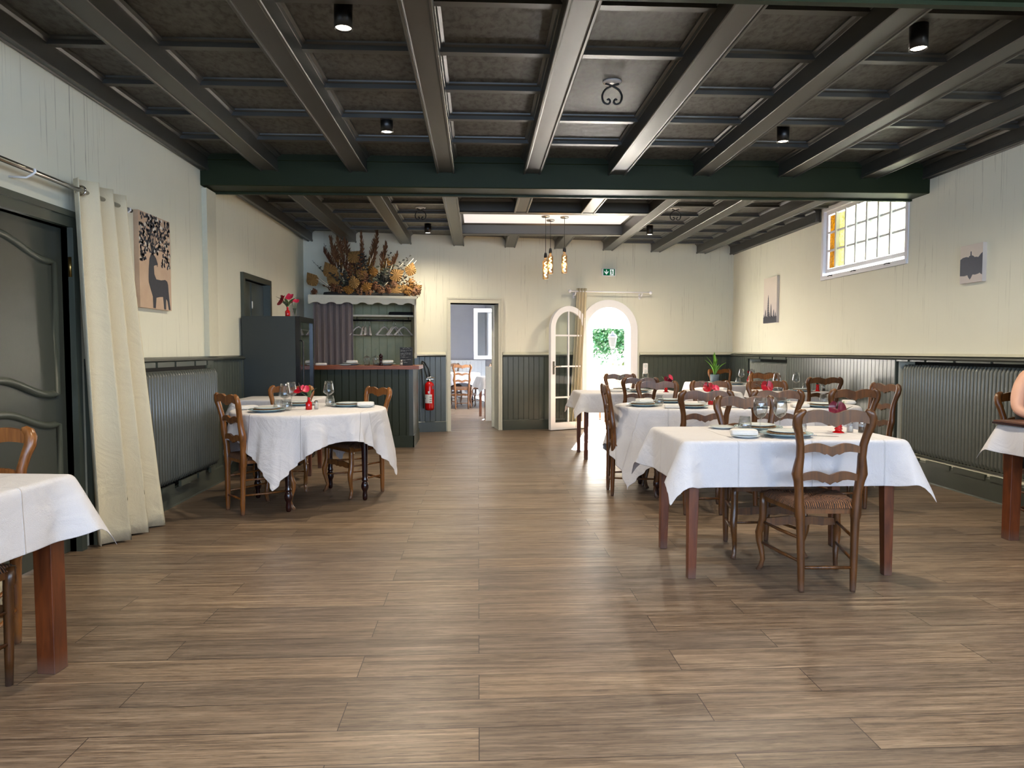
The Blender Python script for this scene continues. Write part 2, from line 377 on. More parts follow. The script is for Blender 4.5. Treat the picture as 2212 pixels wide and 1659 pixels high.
M['pane_amber'] = pane_mat('amber_pane', (1.0, 0.80, 0.20), 0.02, 0.30)
M['pane_pale'] = pane_mat('pale_yellow_pane', (0.97, 0.95, 0.70), 0.04, 0.5)
M['pane_clear'] = pane_mat('rippled_pane', (0.97, 0.98, 0.90))
M['skin'] = simple('skin', (0.80, 0.61, 0.51), 0.5, var=0.06, Subsurface_Weight=0.0)
M['black_cloth'] = simple('black_cloth', (0.03, 0.03, 0.032), 0.85)
M['hair'] = simple('brown_hair', (0.16, 0.10, 0.07), 0.5, var=0.5, scale=80)

# ------------------------------------------------------------------ the room shell
XL, XLR, XR, YB0, YB1 = -2.48, -2.54, 4.25, 6.42, 6.72
ZC, ZR = 3.0, 2.985
def wall_boxes(mb, a0, a1, z0, z1, t0, t1, holes, axis):
    """a wall between a0..a1 with rectangular holes (a, b, za, zb); axis 'x' runs along x (thickness in y), 'y' along y"""
    As = sorted({a0, a1, *[h[0] for h in holes], *[h[1] for h in holes]}); Zs = sorted({z0, z1, *[h[2] for h in holes], *[h[3] for h in holes]})
    for i in range(len(As) - 1):
        for j in range(len(Zs) - 1):
            ca, cz = (As[i] + As[i+1]) / 2, (Zs[j] + Zs[j+1]) / 2
            if any(h[0] < ca < h[1] and h[2] < cz < h[3] for h in holes): continue
            if axis == 'x': mb.box(As[i], As[i+1], t0, t1, Zs[j], Zs[j+1])
            else: mb.box(t0, t1, As[i], As[i+1], Zs[j], Zs[j+1])
    return mb
fl = MB(); yl = lambda X: 10.744 + 0.165 * X
fl.add([(-2.9, -3.2, 0), (4.6, -3.2, 0), (4.6, yl(4.6) + .02, 0), (-2.9, yl(-2.9) + .02, 0)], [(0, 1, 2, 3)])
r2 = [FW(-3.4, 0.02), FW(1.15, 0.02), FW(1.15, 8.0), FW(-3.4, 8.0)]
fl.add([tuple(p) for p in r2], [(0, 1, 2, 3)])
struct(fl.build('floor', M['floor']))

# ceiling boarding: front bays and rear bay, with the white field of the pendant lamps
c = MB(); c.box(-2.75, 4.5, -3.2, YB0 + .15, ZC, ZC + .08); c.box(-2.75, 4.5, YB0 + .15, yl(4.5) + .1, ZR, ZR + .08)
struct(c.build('ceiling', M['panel']))
wf = MB(); wf.box(-0.20, 1.98, 8.20, 9.60, ZR - .008, ZR - .001); struct(wf.build('trim_ceiling_white_field', M['added_glow']))

JX = [-2.44, -1.87, -1.075, -0.29, 0.495, 1.275, 2.065, 2.87, 3.66, 4.21]
def joist_poly(xc, w, zt, zb):
    h = w / 2
    half = [(h + .030, zt), (h + .030, zt - .012), (h + .012, zt - .018), (h + .004, zt - .034), (h, zt - .036),
            (h, zb + .030), (h + .007, zb + .026), (h + .007, zb + .004), (h + .002, zb), (h - .010, zb), (h - .013, zb + .008), (h - .020, zb + .010)]
    return [(xc + a, b) for a, b in half] + [(xc - a, b) for a, b in half[::-1]]
def joist(x, y0, y1, zt, zb, w=.148):
    b = MB(); b.prism(joist_poly(x, w, zt, zb), y0, y1, 'y')
    return struct(b.build('ceiling_beam', M['beam']))
for i, x in enumerate(JX):
    w = .148 if 0 < i < 9 else .06
    joist(x, 2.955, YB0, ZC, 2.845, w); joist(x, -3.15, 2.655, ZC, 2.845, w)
    ye = yl(x) - .005
    if i in (4, 5):
        joist(x, YB1, 8.13, ZR, 2.825, w); joist(x, 9.70, ye, ZR, 2.825, w)
    elif i == 9: joist(x, 8.50, ye, ZR, 2.825, w)
    else: joist(x, YB1, ye, ZR, 2.825, w)
def batten(x0, x1, y, zt, h=.045, w=.05, name='ceiling_batten'):
    p = [(y - w/2 - .018, zt), (y - w/2 - .016, zt - .010), (y - w/2, zt - .018), (y - w/2, zt - h), (y + w/2, zt - h), (y + w/2, zt - .018), (y + w/2 + .016, zt - .010), (y + w/2 + .018, zt)]
    b = MB(); b.prism(p, x0, x1, 'x'); return struct(b.build(name, M['beam']))
for i in range(9):
    x0, x1 = JX[i] + (.074 if i else .03), JX[i+1] - (.074 if i < 8 else .03)
    for y in (3.54, 4.12, 4.70, 5.28, 5.86):
        if i == 4 and y == 4.70: continue
        batten(x0, x1, y, ZC)
    for y in (-2.4, -1.82, -1.24, -.66, -.08, .5, 1.08, 1.66, 2.24): batten(x0, x1, y, ZC)
    for y in (7.03, 7.62, 8.21, 8.80, 9.385, 9.97, 10.55, 11.0):
        if i in (3, 4, 5) or y > yl(x0) - .08: continue
        batten(x0, x1, y, ZR)
for i in (3, 4, 5): batten(JX[i] + .074, JX[i+1] - .074, 7.42, ZR)
# headers of the pendant field
for y0 in (8.10, 9.60):
    b = MB(); b.prism([(y0 - .02, ZR), (y0, ZR - .03), (y0, 2.845), (y0 - .012, 2.83), (y0 + .112, 2.83), (y0 + .10, 2.845), (y0 + .10, ZR - .03), (y0 + .12, ZR)], JX[3] + .07, JX[6] - .07, 'x')
    struct(b.build('ceiling_header_beam', M['beam']))
# the two big cross beams
for y0, y1 in ((YB0, YB1), (2.655, 2.955)):
    b = MB(); b.prism([(y0, ZR + .05), (y0, 2.724), (y0 + .006, 2.718), (y1 - .035, 2.718), (y1 - .035, 2.70), (y1, 2.70), (y1, ZR + .05)], XL - .03, XR + .02, 'x')
    if y0 == YB0: b.prism([(y0 - .010, 2.955), (y0 - .010, 2.945), (y0, 2.940), (y0, 2.955)], XL, XR, 'x')
    struct(b.build('main_cross_beam', M['big_beam']))

# walls
wl = MB(); wall_boxes(wl, -3.2, 6.68, 0, 3.05, XL - .25, XL, [(3.55, 4.36, 0, 1.98), (-1.9, .7, 1.25, 2.55)], 'y'); struct(wl.build('wall_left', M['wall_side']))
wl2 = MB(); wall_boxes(wl2, 6.68, yl(XLR) + .3, 0, 3.05, XLR - .2, XLR, [(7.66, 8.56, 0, 2.02)], 'y'); struct(wl2.build('wall_left_rear', M['wall']))
wr = MB(); wall_boxes(wr, -3.2, yl(XR) + .3, 0, 3.05, XR, XR + .3, [(-1.9, .7, 1.25, 2.55), (6.74, 8.46, 2.14, 2.965), (5.12, 6.83, .20, 1.14), (9.30, 10.69, .20, 1.12)], 'y'); struct(wr.build('wall_right', M['wall_side']))
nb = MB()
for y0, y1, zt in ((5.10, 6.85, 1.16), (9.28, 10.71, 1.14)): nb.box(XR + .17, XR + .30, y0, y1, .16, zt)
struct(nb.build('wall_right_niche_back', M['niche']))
wbk = MB(); wall_boxes(wbk, -2.75, 4.55, 0, 3.05, -3.2, -3.05, [(-2.1, 3.9, .9, 2.6)], 'x'); struct(wbk.build('wall_back', M['wall']))
# far wall with the doorway and the arched opening (local frame: x = u, y = v)
DU0, DU1, DZ = FU(-0.425), FU(0.312), 1.965
AU0, AU1, AZS = FU(1.675), FU(2.49), 1.56
AR = (AU1 - AU0) / 2; AC = (AU0 + AU1) / 2
wfar = MB(); wall_boxes(wfar, FU(-2.8), FU(4.6), 0, 3.05, 0, .34, [(DU0, DU1, 0, DZ), (AU0, AU1, 0, AZS + AR)], 'x')
n = 16     # spandrels over the arch
for s in (-1, 1):
    pts = [(AC + s * AR * math.cos(PI/2 * k / n), AZS + AR * math.sin(PI/2 * k / n)) for k in range(n + 1)]
    for k in range(n):
        (xa, za), (xb, zb) = pts[k], pts[k+1]; xe = AC + s * AR; q = [(xa, za), (xe, za), (xe, zb), (xb, zb)]
        if s < 0: q = q[::-1]
        if k == 0: q = [p for m, p in enumerate(q) if p != q[m-1]]
        wfar.prism(q, 0, .34, 'y')
wfar_o = struct(wfar.build('wall_far', M['wall'], loc=FW(0, 0), rot=THETA))

# wainscots, rails, baseboards
def bead_poly(a0, a1, pitch, face, back, g=.007, dep=.007):
    n = max(1, round((a1 - a0) / pitch)); p = (a1 - a0) / n; out = []
    for k in range(n):
        s = a0 + k * p
        out += [(s, face + dep * (1 if back > face else -1)), (s + g, face), (s + p - .001, face)]
    out += [(a1, face + dep * (1 if back > face else -1)), (a1, back), (a0, back)]
    return out
def wainscot_far(name, u0, u1, zt=1.155):
    b = MB(); b.prism(bead_poly(u0, u1, .082, -.026, 0), .0, zt, 'z'); struct(b.build(name, M['green'], loc=FW(0, 0), rot=THETA))
    bb = MB(); bb.prism([(-.046, 0), (-.046, .150), (-.040, .158), (-.026, .158), (-.026, 0)], u0, u1, 'x'); struct(bb.build('baseboard_far', M['green'], loc=FW(0, 0), rot=THETA))
    rl = MB(); rl.prism([(-.026, zt - .012), (-.050, zt - .006), (-.058, zt + .006), (-.052, zt + .016), (-.026, zt + .016)], u0, u1, 'x'); struct(rl.build('trim_far_rail', M['rail'], loc=FW(0, 0), rot=THETA))
    ld = MB(); ld.prism([(-.046, zt + .016), (-.046, zt + .028), (0, zt + .060), (0, zt + .016)], u0, u1, 'x'); struct(ld.build('trim_far_ledge', M['cream'], loc=FW(0, 0), rot=THETA))
wainscot_far('trim_far_wainscot_corner', -.99, FU(-0.50)); wainscot_far('trim_far_wainscot_middle', FU(.375), FU(1.60)); wainscot_far('trim_far_wainscot_right', FU(2.61), FU(4.27))
def wainscot_side(name, y0, y1, xf, xb, pitch=.078, z0=0.0, zt=1.155, mat='green'):
    b = MB(); b.prism([(q, p) for p, q in bead_poly(y0, y1, pitch, xf, xb)], z0, zt, 'z'); return struct(b.build(name, M[mat]))
# left: front section stands proud, with the radiator niche; rear section to the door
wainscot_side('trim_left_wainscot_panel', 6.40, 6.72, XL + .035, XL); wainscot_side('trim_left_wainscot_rear', 6.72, 7.56, XLR + .03, XLR)
wainscot_side('trim_left_wainscot_near', -3.0, 3.40, XL + .035, XL); wainscot_side('trim_left_wainscot_curtain_side', 4.50, 4.95, XL + .035, XL)
def rail_side(name, y0, y1, x, s, zt=1.155, mat='rail'):
    r = MB(); r.prism([(x, zt - .015), (x + s * .055, zt - .008), (x + s * .066, zt + .004), (x + s * .06, zt + .018), (x + s * .03, zt + .030), (x, zt + .032)], y0, y1, 'y'); return struct(r.build(name, M[mat]))
rail_side('trim_left_rail_near', -3.0, 3.40, XL, 1); rail_side('trim_left_rail', 4.50, 6.72, XL, 1); rail_side('trim_left_rail_rear', 6.72, 7.56, XLR, 1); rail_side('trim_left_rail_far', 8.66, yl(XLR) - .06, XLR, 1)
def base_side(name, y0, y1, x, s, h=.15, t=.055):
    r = MB(); r.prism([(x, 0), (x + s * t, 0), (x + s * t, h - .01), (x + s * (t - .008), h), (x, h)], y0, y1, 'y'); r.prism([(x + s * t, 0), (x + s * (t + .006), 0), (x + s * t, .012)], y0, y1, 'y'); return struct(r.build(name, M['green']))
base_side('baseboard_left_near', -3.0, 3.40, XL, 1); base_side('baseboard_left', 4.50, 6.70, XL, 1); base_side('baseboard_left_rear', 6.70, 7.56, XLR, 1, .15, .045)
# right
wainscot_side('trim_right_wainscot_middle', 6.83, 9.30, XR - .035, XR, .07, .16); wainscot_side('trim_right_wainscot_corner', 10.69, yl(XR) - .03, XR - .035, XR, .07, .16); wainscot_side('trim_right_wainscot_near', -3.0, 5.12, XR - .035, XR, .07, .16)
rail_side('trim_right_rail', -3.0, yl(XR) - .06, XR, -1); base_side('baseboard_right', -3.0, yl(XR) - .05, XR, -1, .19, .05)
rc = MB(); rc.prism([(XR, 1.187), (XR - .05, 1.187), (XR, 1.21)], -3.0, yl(XR) - .05, 'y'); struct(rc.build('trim_right_ledge', M['cream']))

# pilaster under the main beam, left
p = MB(); p.prism([(XL - .02, 6.44), (XL + .045, 6.44), (XL + .045, 6.66), (XL - .02, 6.66)], 1.187, 2.70, 'z'); struct(p.build('trim_left_pilaster', M['cream']))

# windows of the back wall (behind the camera) and door frames
def frame_rect(mb, a0, a1, z0, z1, w, t0, t1, axis):
    for q in ((a0, a0 + w, z0, z1), (a1 - w, a1, z0, z1), (a0 + w, a1 - w, z0, z0 + w), (a0 + w, a1 - w, z1 - w, z1)):
        if axis == 'x': mb.box(q[0], q[1], t0, t1, q[2], q[3])
        else: mb.box(t0, t1, q[0], q[1], q[2], q[3])
    return mb
for k in range(3):
    w = MB(); frame_rect(w, -2.1 + 2 * k, -.1 + 2 * k, .9, 2.6, .07, -3.18, -3.08, 'x'); w.box(-1.13 + 2 * k, -1.07 + 2 * k, -3.17, -3.09, .97, 2.53)
    struct(w.build('window_%d' % (k + 2), M['pvc']))

for k, x in ((6, XL - .2), (7, XR + .2)):  # unseen side windows, added to brighten the walls
    w = MB(); frame_rect(w, -1.9, .7, 1.25, 2.55, .07, x - .04, x + .04, 'y'); w.box(x - .035, x + .035, -.63, -.57, 1.32, 2.48); struct(w.build('window_%d' % k, M['pvc']))

# stained window, right wall: white timber frame, 7 x 3 panes
w1 = thing('window_1', None, None, (XR, 7.59, 2.52)); struct(w1)
f = MB(); frame_rect(f, -.87, .87, -.42, .455, .045, -.012, .10, 'y'); frame_rect(f, -.815, .815, -.335, .41, .045, .02, .075, 'y')
f.box(-.02, .06, -.86, .86, -.42, -.37)
f.build('window_frame', M['pvc'], w1)
ys = [-.770 + k * (1.54 / 7) for k in range(8)]; zs = [-.29 + k * (.655 / 3) for k in range(4)]
b = MB()
for y in ys[1:-1]: b.box(-.004, .085, y - .014, y + .014, -.29, .365)
for z in zs[1:-1]: b.box(.012, .066, -.77, .77, z - .011, z + .011)
b.build('glazing_bars', M['pvc'], w1)
for nm, m, r in (('amber_panes', 'pane_amber', (6, 7)), ('pale_panes', 'pane_pale', (5, 6)), ('clear_panes', 'pane_clear', (0, 5))):
    g = MB()
    for k in range(*r):
        for j in range(3): g.box(.040, .046, ys[k] + .011, ys[k+1] - .011, zs[j] + .011, zs[j+1] - .011)
    g.build(nm, M[m], w1)
h = MB()
for y in (-.55, .1, .62): h.tube([(-.024, y - .05, -.385), (-.034, y, -.378), (-.024, y + .05, -.385)], .006)
h.build('latches', M['black'], w1)

# doorway to the second dining room: cream frame and the open white door leaf edge
d2 = thing('door_2', None, None, FW(0, 0), THETA); struct(d2)
f = MB()
for u0, u1 in ((DU0 - .045, DU0), (DU1, DU1 + .045)): f.box(u0, u1, -.03, .36, 0, DZ + .07)
f.box(DU0, DU1, -.03, .36, DZ, DZ + .07)
frame_rect(f, DU0 - .055, DU1 + .055, -.3, DZ + .08, .02, -.042, -.02, 'x')
f.v = [(x, y, max(z, 0.0)) for x, y, z in f.v]
f.build('door_frame', M['cream'], d2)
lf = MB(); lf.box(-.036, 0, 0, .73, .01, DZ - .01); lfo = lf.build('door_leaf', M['cream'], d2, loc=(DU1 - .002, .365, 0), rot=-math.radians(12.5))
hd = MB(); hd.tube([(-.04, .66, 1.02), (-.075, .66, 1.02), (-.075, .56, 1.02)], .011); hd.build('door_handle', M['steel'], lfo)

# arched glazed door: white frame with the leaf swung into the room
def arch_pts(uc, r, zs, n=20, z0=0.0):
    return [(uc + r, z0)] + [(uc + r * math.cos(PI * k / n), zs + r * math.sin(PI * k / n)) for k in range(n + 1)] + [(uc - r, z0)]
def arch_band(mb, uc, r0, r1, zs, t0, t1, z0=0.0, n=20):
    A, B = arch_pts(uc, r1, zs, n, z0), arch_pts(uc, r0, zs, n, z0)
    for k in range(len(A) - 1): mb.prism([A[k], A[k+1], B[k+1], B[k]], t0, t1, 'y')
    return mb
d1 = thing('door_1', None, None, FW(AC, 0), THETA); struct(d1)
f = MB(); arch_band(f, 0, AR - .045, AR + .075, AZS, -.045, -.0); arch_band(f, 0, AR - .045, AR - .001, AZS, .0, .12); f.build('door_frame', M['pvc'], d1)
LW = AR * 2 - .09; LR = LW / 2
hinge = (-AR + .02, -.07)
tipw = Vector((1.10, 10.635, 0)); hw = FW(AC + hinge[0], hinge[1]); dv = (tipw - hw); ang = math.atan2(dv.y, dv.x)
leaf = bpy.data.objects.new('door_leaf', None); COL.objects.link(leaf); leaf.parent = d1; leaf.location = (hinge[0], hinge[1], .012); leaf.rotation_euler = (0, 0, ang - THETA)
LW = dv.length; LR = LW / 2
lz = 1.93 - LR - .012
f = MB(); arch_band(f, LR, LR - .085, LR, lz, -.03, .03); f.box(.085, LW - .085, -.03, .03, 0, .11); f.build('leaf_frame', M['pvc'], leaf)
b = MB(); b.box(LR - .012, LR + .012, -.014, .014, .11, lz + LR - .085)
for z in (.50, .98, 1.46): b.box(.08, LW - .08, -.014, .014, z - .012, z + .012)
b.build('glazing_bars', M['pvc'], leaf)
g = MB(); A = arch_pts(LR, LR - .08, lz, 20, .10); g.prism(A, -.004, .004, 'y'); g.build('glass_pane', M['pane'], leaf)
h = MB(); h.box(LW - .062, LW - .030, .030, .038, .86, 1.06); h.tube([(LW - .046, .03, .985), (LW - .046, .075, .985), (LW - .15, .08, .985)], .011); h.tube([(LW - .046, -.03, .985), (LW - .046, -.075, .985), (LW - .15, -.08, .985)], .011); h.build('door_handle', M['steel'], leaf)

# left double door, dark green with arched panels
d3 = thing('door_3', None, None, (XL, 4.36, 0)); struct(d3)
f = MB()
f.box(-.06, .035, 0, .055, 0, 2.04); f.box(-.06, .035, -.86, -.805, 0, 2.04); f.box(-.06, .035, -.805, 0, 1.98, 2.04); f.box(0, .05, -.87, .065, 2.04, 2.075)
f.build('door_frame', M['green'], d3)
lf = MB(); lf.box(-.09, -.035, -.803, -.003, .005, 1.975); lf.build('door_leaf', M['rail'], d3)
def ogee(y0, y1, zb, zt, a, s=1, n=18):
    """panel outline with an S-curved top and bottom"""
    top = [(y0 + (y1 - y0) * k / n, zt - a * (0.5 - 0.5 * math.cos(PI * min(1, max(0, (k / n - .15) / .75))))) for k in range(n + 1)]
    bot = [(y0 + (y1 - y0) * k / n, zb - (0 if s > 0 else 1) * a * (0.5 - 0.5 * math.cos(PI * min(1, max(0, (k / n - .15) / .75))))) for k in range(n + 1)]
    return bot + top[::-1]
for zb, zt, s in ((1.08, 1.86, -1), (.22, .90, 1)):
    P = ogee(-.70, -.10, zb, zt, .10, s); m = MB()
    path = [(-.030, y, z) for y, z in P] + [(-.030, *P[0]), (-.030, *P[1])]
    m.tube(path, .022, 8, cap=False); m.tube([(-.033, y * .965 - .014, z + (.018 if i < len(P) / 2 else -.018)) for i, (y, z) in enumerate(P + P[:2])], .008, 6, cap=False)
    q = MB(); q.prism(P, -.036, -.028, 'x'); q.build('door_panel', M['rail'], d3)
    m.build('panel_moulding', M['green'], d3)
h = MB()
for z in (1.745, .35): h.tube([(.012, .002, z - .06), (.012, .002, z + .06)], .011)
h.build('hinge', M['brass'], d3)
# rear left door, slightly ajar behind the fridge
d4 = thing('door_4', None, None, (XLR, 7.66, 0)); struct(d4)
f = MB(); f.box(-.06, .035, -.055, 0, 0, 2.08); f.box(-.06, .035, .90, .955, 0, 2.08); f.box(-.06, .035, 0, .90, 2.02, 2.08); f.build('door_frame', M['green'], d4)
lf = MB(); lf.box(-.10, -.05, .004, .896, .005, 2.015); lf.box(-.052, -.040, .43, .47, .01, 2.01); lf.build('door_leaf', M['green'], d4)
h = MB(); h.box(-.04, -.034, .43, .455, 1.72, 1.80); h.build('door_plate', M['paper'], d4)
st = MB()
for k in range(3): st.box(XLR, XLR + .045 - .01 * k, 7.49 + .035 * k, 7.52 + .035 * k, 0, 1.15)
struct(st.build('trim_left_door_casing', M['green']))

# ------------------------------------------------------------------ radiators
def radiator(label, loc, n, pitch, z0, z1, s, mat, group=None):
    """flat panels of pressed steel columns; s = +1 faces +x"""
    t = thing('radiator', label, 'radiator', loc, 0, group)
    f = MB(); L = n * pitch; r = pitch * .27
    for k in range(n):
        y = (k + .5) * pitch
        f.tube([(s * .030, y, z0 + .012), (s * .046, y, z0 + .05), (s * .048, y, (z0 + z1) / 2), (s * .046, y, z1 - .05), (s * .030, y, z1 - .012)], [(.022, r), (.028, r), (.028, r), (.028, r), (.022, r)], 8, True)
    f.build('columns', M[mat], t)
    for z in (z0 + .02, z1 - .02): h = MB(); h.tube([(0, .0, z), (0, L, z)], .018, 8); h.build('header_pipe', M['radiator'], t)
    for y in (.12, L - .12): b = MB(); b.box(-.052 if s > 0 else .0, .0 if s > 0 else .08, y - .015, y + .015, z1 - .10, z1 - .05); b.build('wall_bracket', M['steel'], t)
    return t, L
r, L = radiator('long dark ribbed radiator in the left wall beside the cream curtain', (XL + .066, 4.985, 0), 31, .045, .215, 1.085, 1, 'radiator')
v = MB(); v.tube([(0, L, .98), (0, L + .05, .98), (0, L + .05, 1.03)], .012); v.lathe([(.0, 0), (.018, .0), (.018, .03), (.0, .034)], 12, (0, L + .05, 1.03)); v.build('valve', M['steel'], r)
r, L = radiator('big ribbed radiator in a dark niche of the right wall', (XR + .055, 5.18, 0), 36, .0435, .235, 1.105, -1, 'radiator_right_sheen')
r, L = radiator('far light-coloured radiator in the right wall near the back corner', (XR + .055, 9.36, 0), 30, .042, .235, 1.075, -1, 'radiator_light')
v = MB(); v.tube([(0, 0, .96), (0, -.035, .96)], .012); v.lathe([(0, 0), (.022, 0), (.024, .07), (.018, .085), (0, .086)], 12, (0, -.035, .955)); v.build('valve', M['chrome_white'], r)
# painted timber frames left round the niches (old cover battens)
def niche_frame(name, y0, y1, zt, zb, x, s, gaps, seed):
    rnd = random.Random(seed); m = MB(); y = y0
    for g in gaps + [y1]:
        m.box(min(x, x + s * .018), max(x, x + s * .018), y, g - .035, zt - .038, zt); y = g
    y = y0
    for g in gaps + [y1]:
        m.box(min(x, x + s * .022), max(x, x + s * .022), y + rnd.uniform(0, .05), g - .03 - rnd.uniform(0, .1), zb - .045, zb); y = g
    return struct(m.build(name, M['green']))
niche_frame('trim_left_niche_batten', 4.97, 6.40, 1.15, .20, XL + .085, 1, [5.28, 5.60, 5.98, 6.24], 3)
niche_frame('trim_right_niche_batten', 5.14, 6.82, 1.17, .21, XR - .036, -1, [5.5, 5.95, 6.35, 6.6], 4)
niche_frame('trim_right_small_niche_batten', 9.31, 10.68, 1.15, .20, XR - .036, -1, [9.75, 10.2], 5)
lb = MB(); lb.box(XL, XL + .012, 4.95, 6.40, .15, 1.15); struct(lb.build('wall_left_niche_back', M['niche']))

# ------------------------------------------------------------------ ceiling lamps
spots = [(-.68, 3.65, ZC), (-.68, 5.33, ZC), (2.39, 3.74, ZC), (2.39, 5.42, ZC), (-.68, 7.25, ZR), (-.69, 9.72, ZR), (2.40, 7.36, ZR), (2.40, 9.70, ZR),
         (-.68, 1.2, ZC), (2.39, 1.2, ZC), (-.68, -1.0, ZC), (2.39, -1.0, ZC)]
slab = ['black ceiling spotlight front left, nearest the camera', 'black ceiling spotlight front left, just before the main cross beam', 'black ceiling spotlight front right, nearest the camera',
        'black ceiling spotlight front right, just before the main cross beam', 'black ceiling spotlight left, just behind the main cross beam', 'black ceiling spotlight left, near the far wall and dried flowers',
        'black ceiling spotlight right, just behind the main cross beam', 'black ceiling spotlight right, near the far wall above the arched door',
        'black ceiling spotlight overhead left of the camera', 'black ceiling spotlight overhead right of the camera', 'black ceiling spotlight left, behind the camera', 'black ceiling spotlight right, behind the camera']
for k, (x, y, z) in enumerate(spots):
    t = thing('ceiling_spotlight', slab[k], 'lamp', (x, y, z), 0, 'black cylinder spotlights on the ceiling')
    b = MB(); b.lathe([(.012, 0), (.047, 0), (.047, -.128), (.043, -.128), (.041, -.118), (.0, -.118)], 24); b.build('housing', M['black'], t)
    d = MB(); d.lathe([(.0401, -.119), (.036, -.121), (.0, -.1215)], 20); d.build('lens', M['lens'], t)
    l = light('spot_light', 'SPOT', (0, 0, -.135), (0, 0, 0), 40.0, (1.0, 0.86, 0.66), spot_size=math.radians(160), spot_blend=.85, shadow_soft_size=.05, specular_factor=.35); l.parent = t

# pendant bottle bulbs
def pendant(label, x, y, zb):
    t = thing('pendant_lamp', label, 'lamp', (x, y, ZR - .008), 0, 'three bottle-shaped pendant bulbs')
    z = zb - (ZR - .008); H = .275
    b = MB(); b.lathe([(.0, 0), (.055, 0), (.055, -.012), (.05, -.018), (.0, -.018)], 24); b.build('canopy', M['steel'], t)
    c = MB(); c.tube([(0, 0, -.018), (0, 0, z + H + .06)], .0035, 6); c.build('cord', M['black'], t)
    s = MB(); s.lathe([(.0, z+H+.066), (.012, z+H+.066), (.018, z+H+.05), (.022, z+H+.02), (.022, z+H), (.0, z+H)], 16); s.build('socket', M['black'], t)
    g = MB(); g.lathe([(.012, z+H), (.014, z+H-.012), (.036, z+H-.045), (.0375, z+H-.055), (.0375, z+.012), (.035, z), (.0, z)], 20); g.build('bottle_bulb', M['amber_glass'], t)
    f = MB(); f.tube([(.014 * math.cos(a), .014 * math.sin(a), z + .03 + (H - .08) * a / (2 * PI * 4)) for a in [k * .35 for k in range(int(8 * PI / .35))]], .0055, 6); f.build('filament', M['filament'], t)
    l = light('bulb_light', 'POINT', (0, 0, z + .12), (0, 0, 0), .7, (1, .70, .38), shadow_soft_size=.04); l.parent = t
pendant('lowest bottle-shaped gold bulb hanging at left of the three pendants', .875, 9.04, 2.165)
pendant('middle bottle-shaped gold bulb hanging farthest back of the three pendants', .965, 9.30, 2.26)
pendant('right-hand bottle-shaped gold bulb of the three pendants', 1.125, 9.08, 2.245)

# wrought-iron scroll lamps without shades
def scroll_lamp(label, x, y, z):
    t = thing('scroll_lamp_mount', label, 'lamp mount', (x, y, z), 0, 'wrought-iron scroll mounts on the ceiling')
    p = MB(); p.lathe([(.0, 0), (.055, 0), (.055, -.006), (.05, -.012), (.0, -.013)], 24, sx=1.15); p.build('base_plate', M['chrome_white'], t)
    for s in (-1, 1):
        m = MB(); pts = [(-s * .045, 0, -.016), (s * .0, 0, -.03), (s * .045, 0, -.055), (s * .065, 0, -.095), (s * .055, 0, -.135), (s * .028, 0, -.148), (s * .012, 0, -.132), (s * .022, 0, -.115), (s * .032, 0, -.122)]
        fine = []
        for i in range(len(pts) - 1):
            p0, p1, p2, p3 = (Vector(pts[max(i-1, 0)]), Vector(pts[i]), Vector(pts[i+1]), Vector(pts[min(i+2, len(pts)-1)]))
            for q in range(5):
                u = q / 5; fine.append(0.5 * ((2*p1) + (p2-p0)*u + (2*p0-5*p1+4*p2-p3)*u*u + (3*p1-p0-3*p2+p3)*u**3))
        fine.append(Vector(pts[-1])); m.tube(fine, .0065, 8); m.build('scroll_arm', M['black'], t)
scroll_lamp('black wrought-iron scroll mount on the wide front ceiling panel', .88, 4.60, ZC)
scroll_lamp('small black scroll mount on the rear ceiling, left side', -.70, 8.62, ZR)
scroll_lamp('small black scroll mount on the rear ceiling, right side', 2.42, 8.5, ZR)

# ------------------------------------------------------------------ exit sign, sockets, canvases
sg = thing('exit_sign', 'green and white emergency exit sign above the arched door', 'sign', FW(FU(2.075), -.002, 2.485), THETA)
b = MB(); b.rbox(-.122, .122, -.05, .0, -.068, .062, .3); b.build('sign_housing', M['chrome_white'], sg)
g = MB(); g.box(-.094, .094, -.0535, -.046, -.052, .050); sgf = g.build('sign_face', M['sign_green'], sg)
a = MB(); yv = -.0545; yw = -.0536
a.prism([(-.052, .036), (-.052, -.012), (-.070, .012), (-.080, .014), (-.078, -.004), (-.046, -.042), (-.014, -.004), (-.012, .014), (-.022, .012), (-.040, -.012), (-.040, .036)], yv, yw, 'y'); a.build('arrow', M['sign_white'], sgf)
w = MB(); w.box(.014, .076, yv, yw, -.050, .044); w.build('pictogram_panel', M['sign_white'], sgf)
m = MB(); yy = -.0556
def stroke(mb, pts, wd, y0=-.0556, y1=-.0546):
    for (x0, z0), (x1, z1) in zip(pts[:-1], pts[1:]):
        d = Vector((x1 - x0, z1 - z0)); n = Vector((-d.y, d.x)).normalized() * wd / 2
        mb.prism([(x0 + n.x, z0 + n.y), (x0 - n.x, z0 - n.y), (x1 - n.x, z1 - n.y), (x1 + n.x, z1 + n.y)], y0, y1, 'y')
m.prism([(.040 + .0085 * math.cos(k * PI / 6), .028 + .0085 * math.sin(k * PI / 6)) for k in range(12)], yy, yy + .001, 'y')
stroke(m, [(.040, .014), (.048, -.012)], .014); stroke(m, [(.042, .014), (.028, .010), (.020, -.002)], .006); stroke(m, [(.042, .016), (.060, .008), (.066, -.004)], .006)
stroke(m, [(.048, -.012), (.036, -.028), (.026, -.046)], .008); stroke(m, [(.048, -.012), (.056, -.028), (.072, -.030)], .008); m.box(.078, .092, yy, yy + .001, -.052, .050)
m.build('running_figure', M['sign_green'], sgf)
so = thing('wall_socket', 'double white wall socket on the green panelling right of the arched door', 'socket', FW(FU(2.705), -.027, .945), THETA)
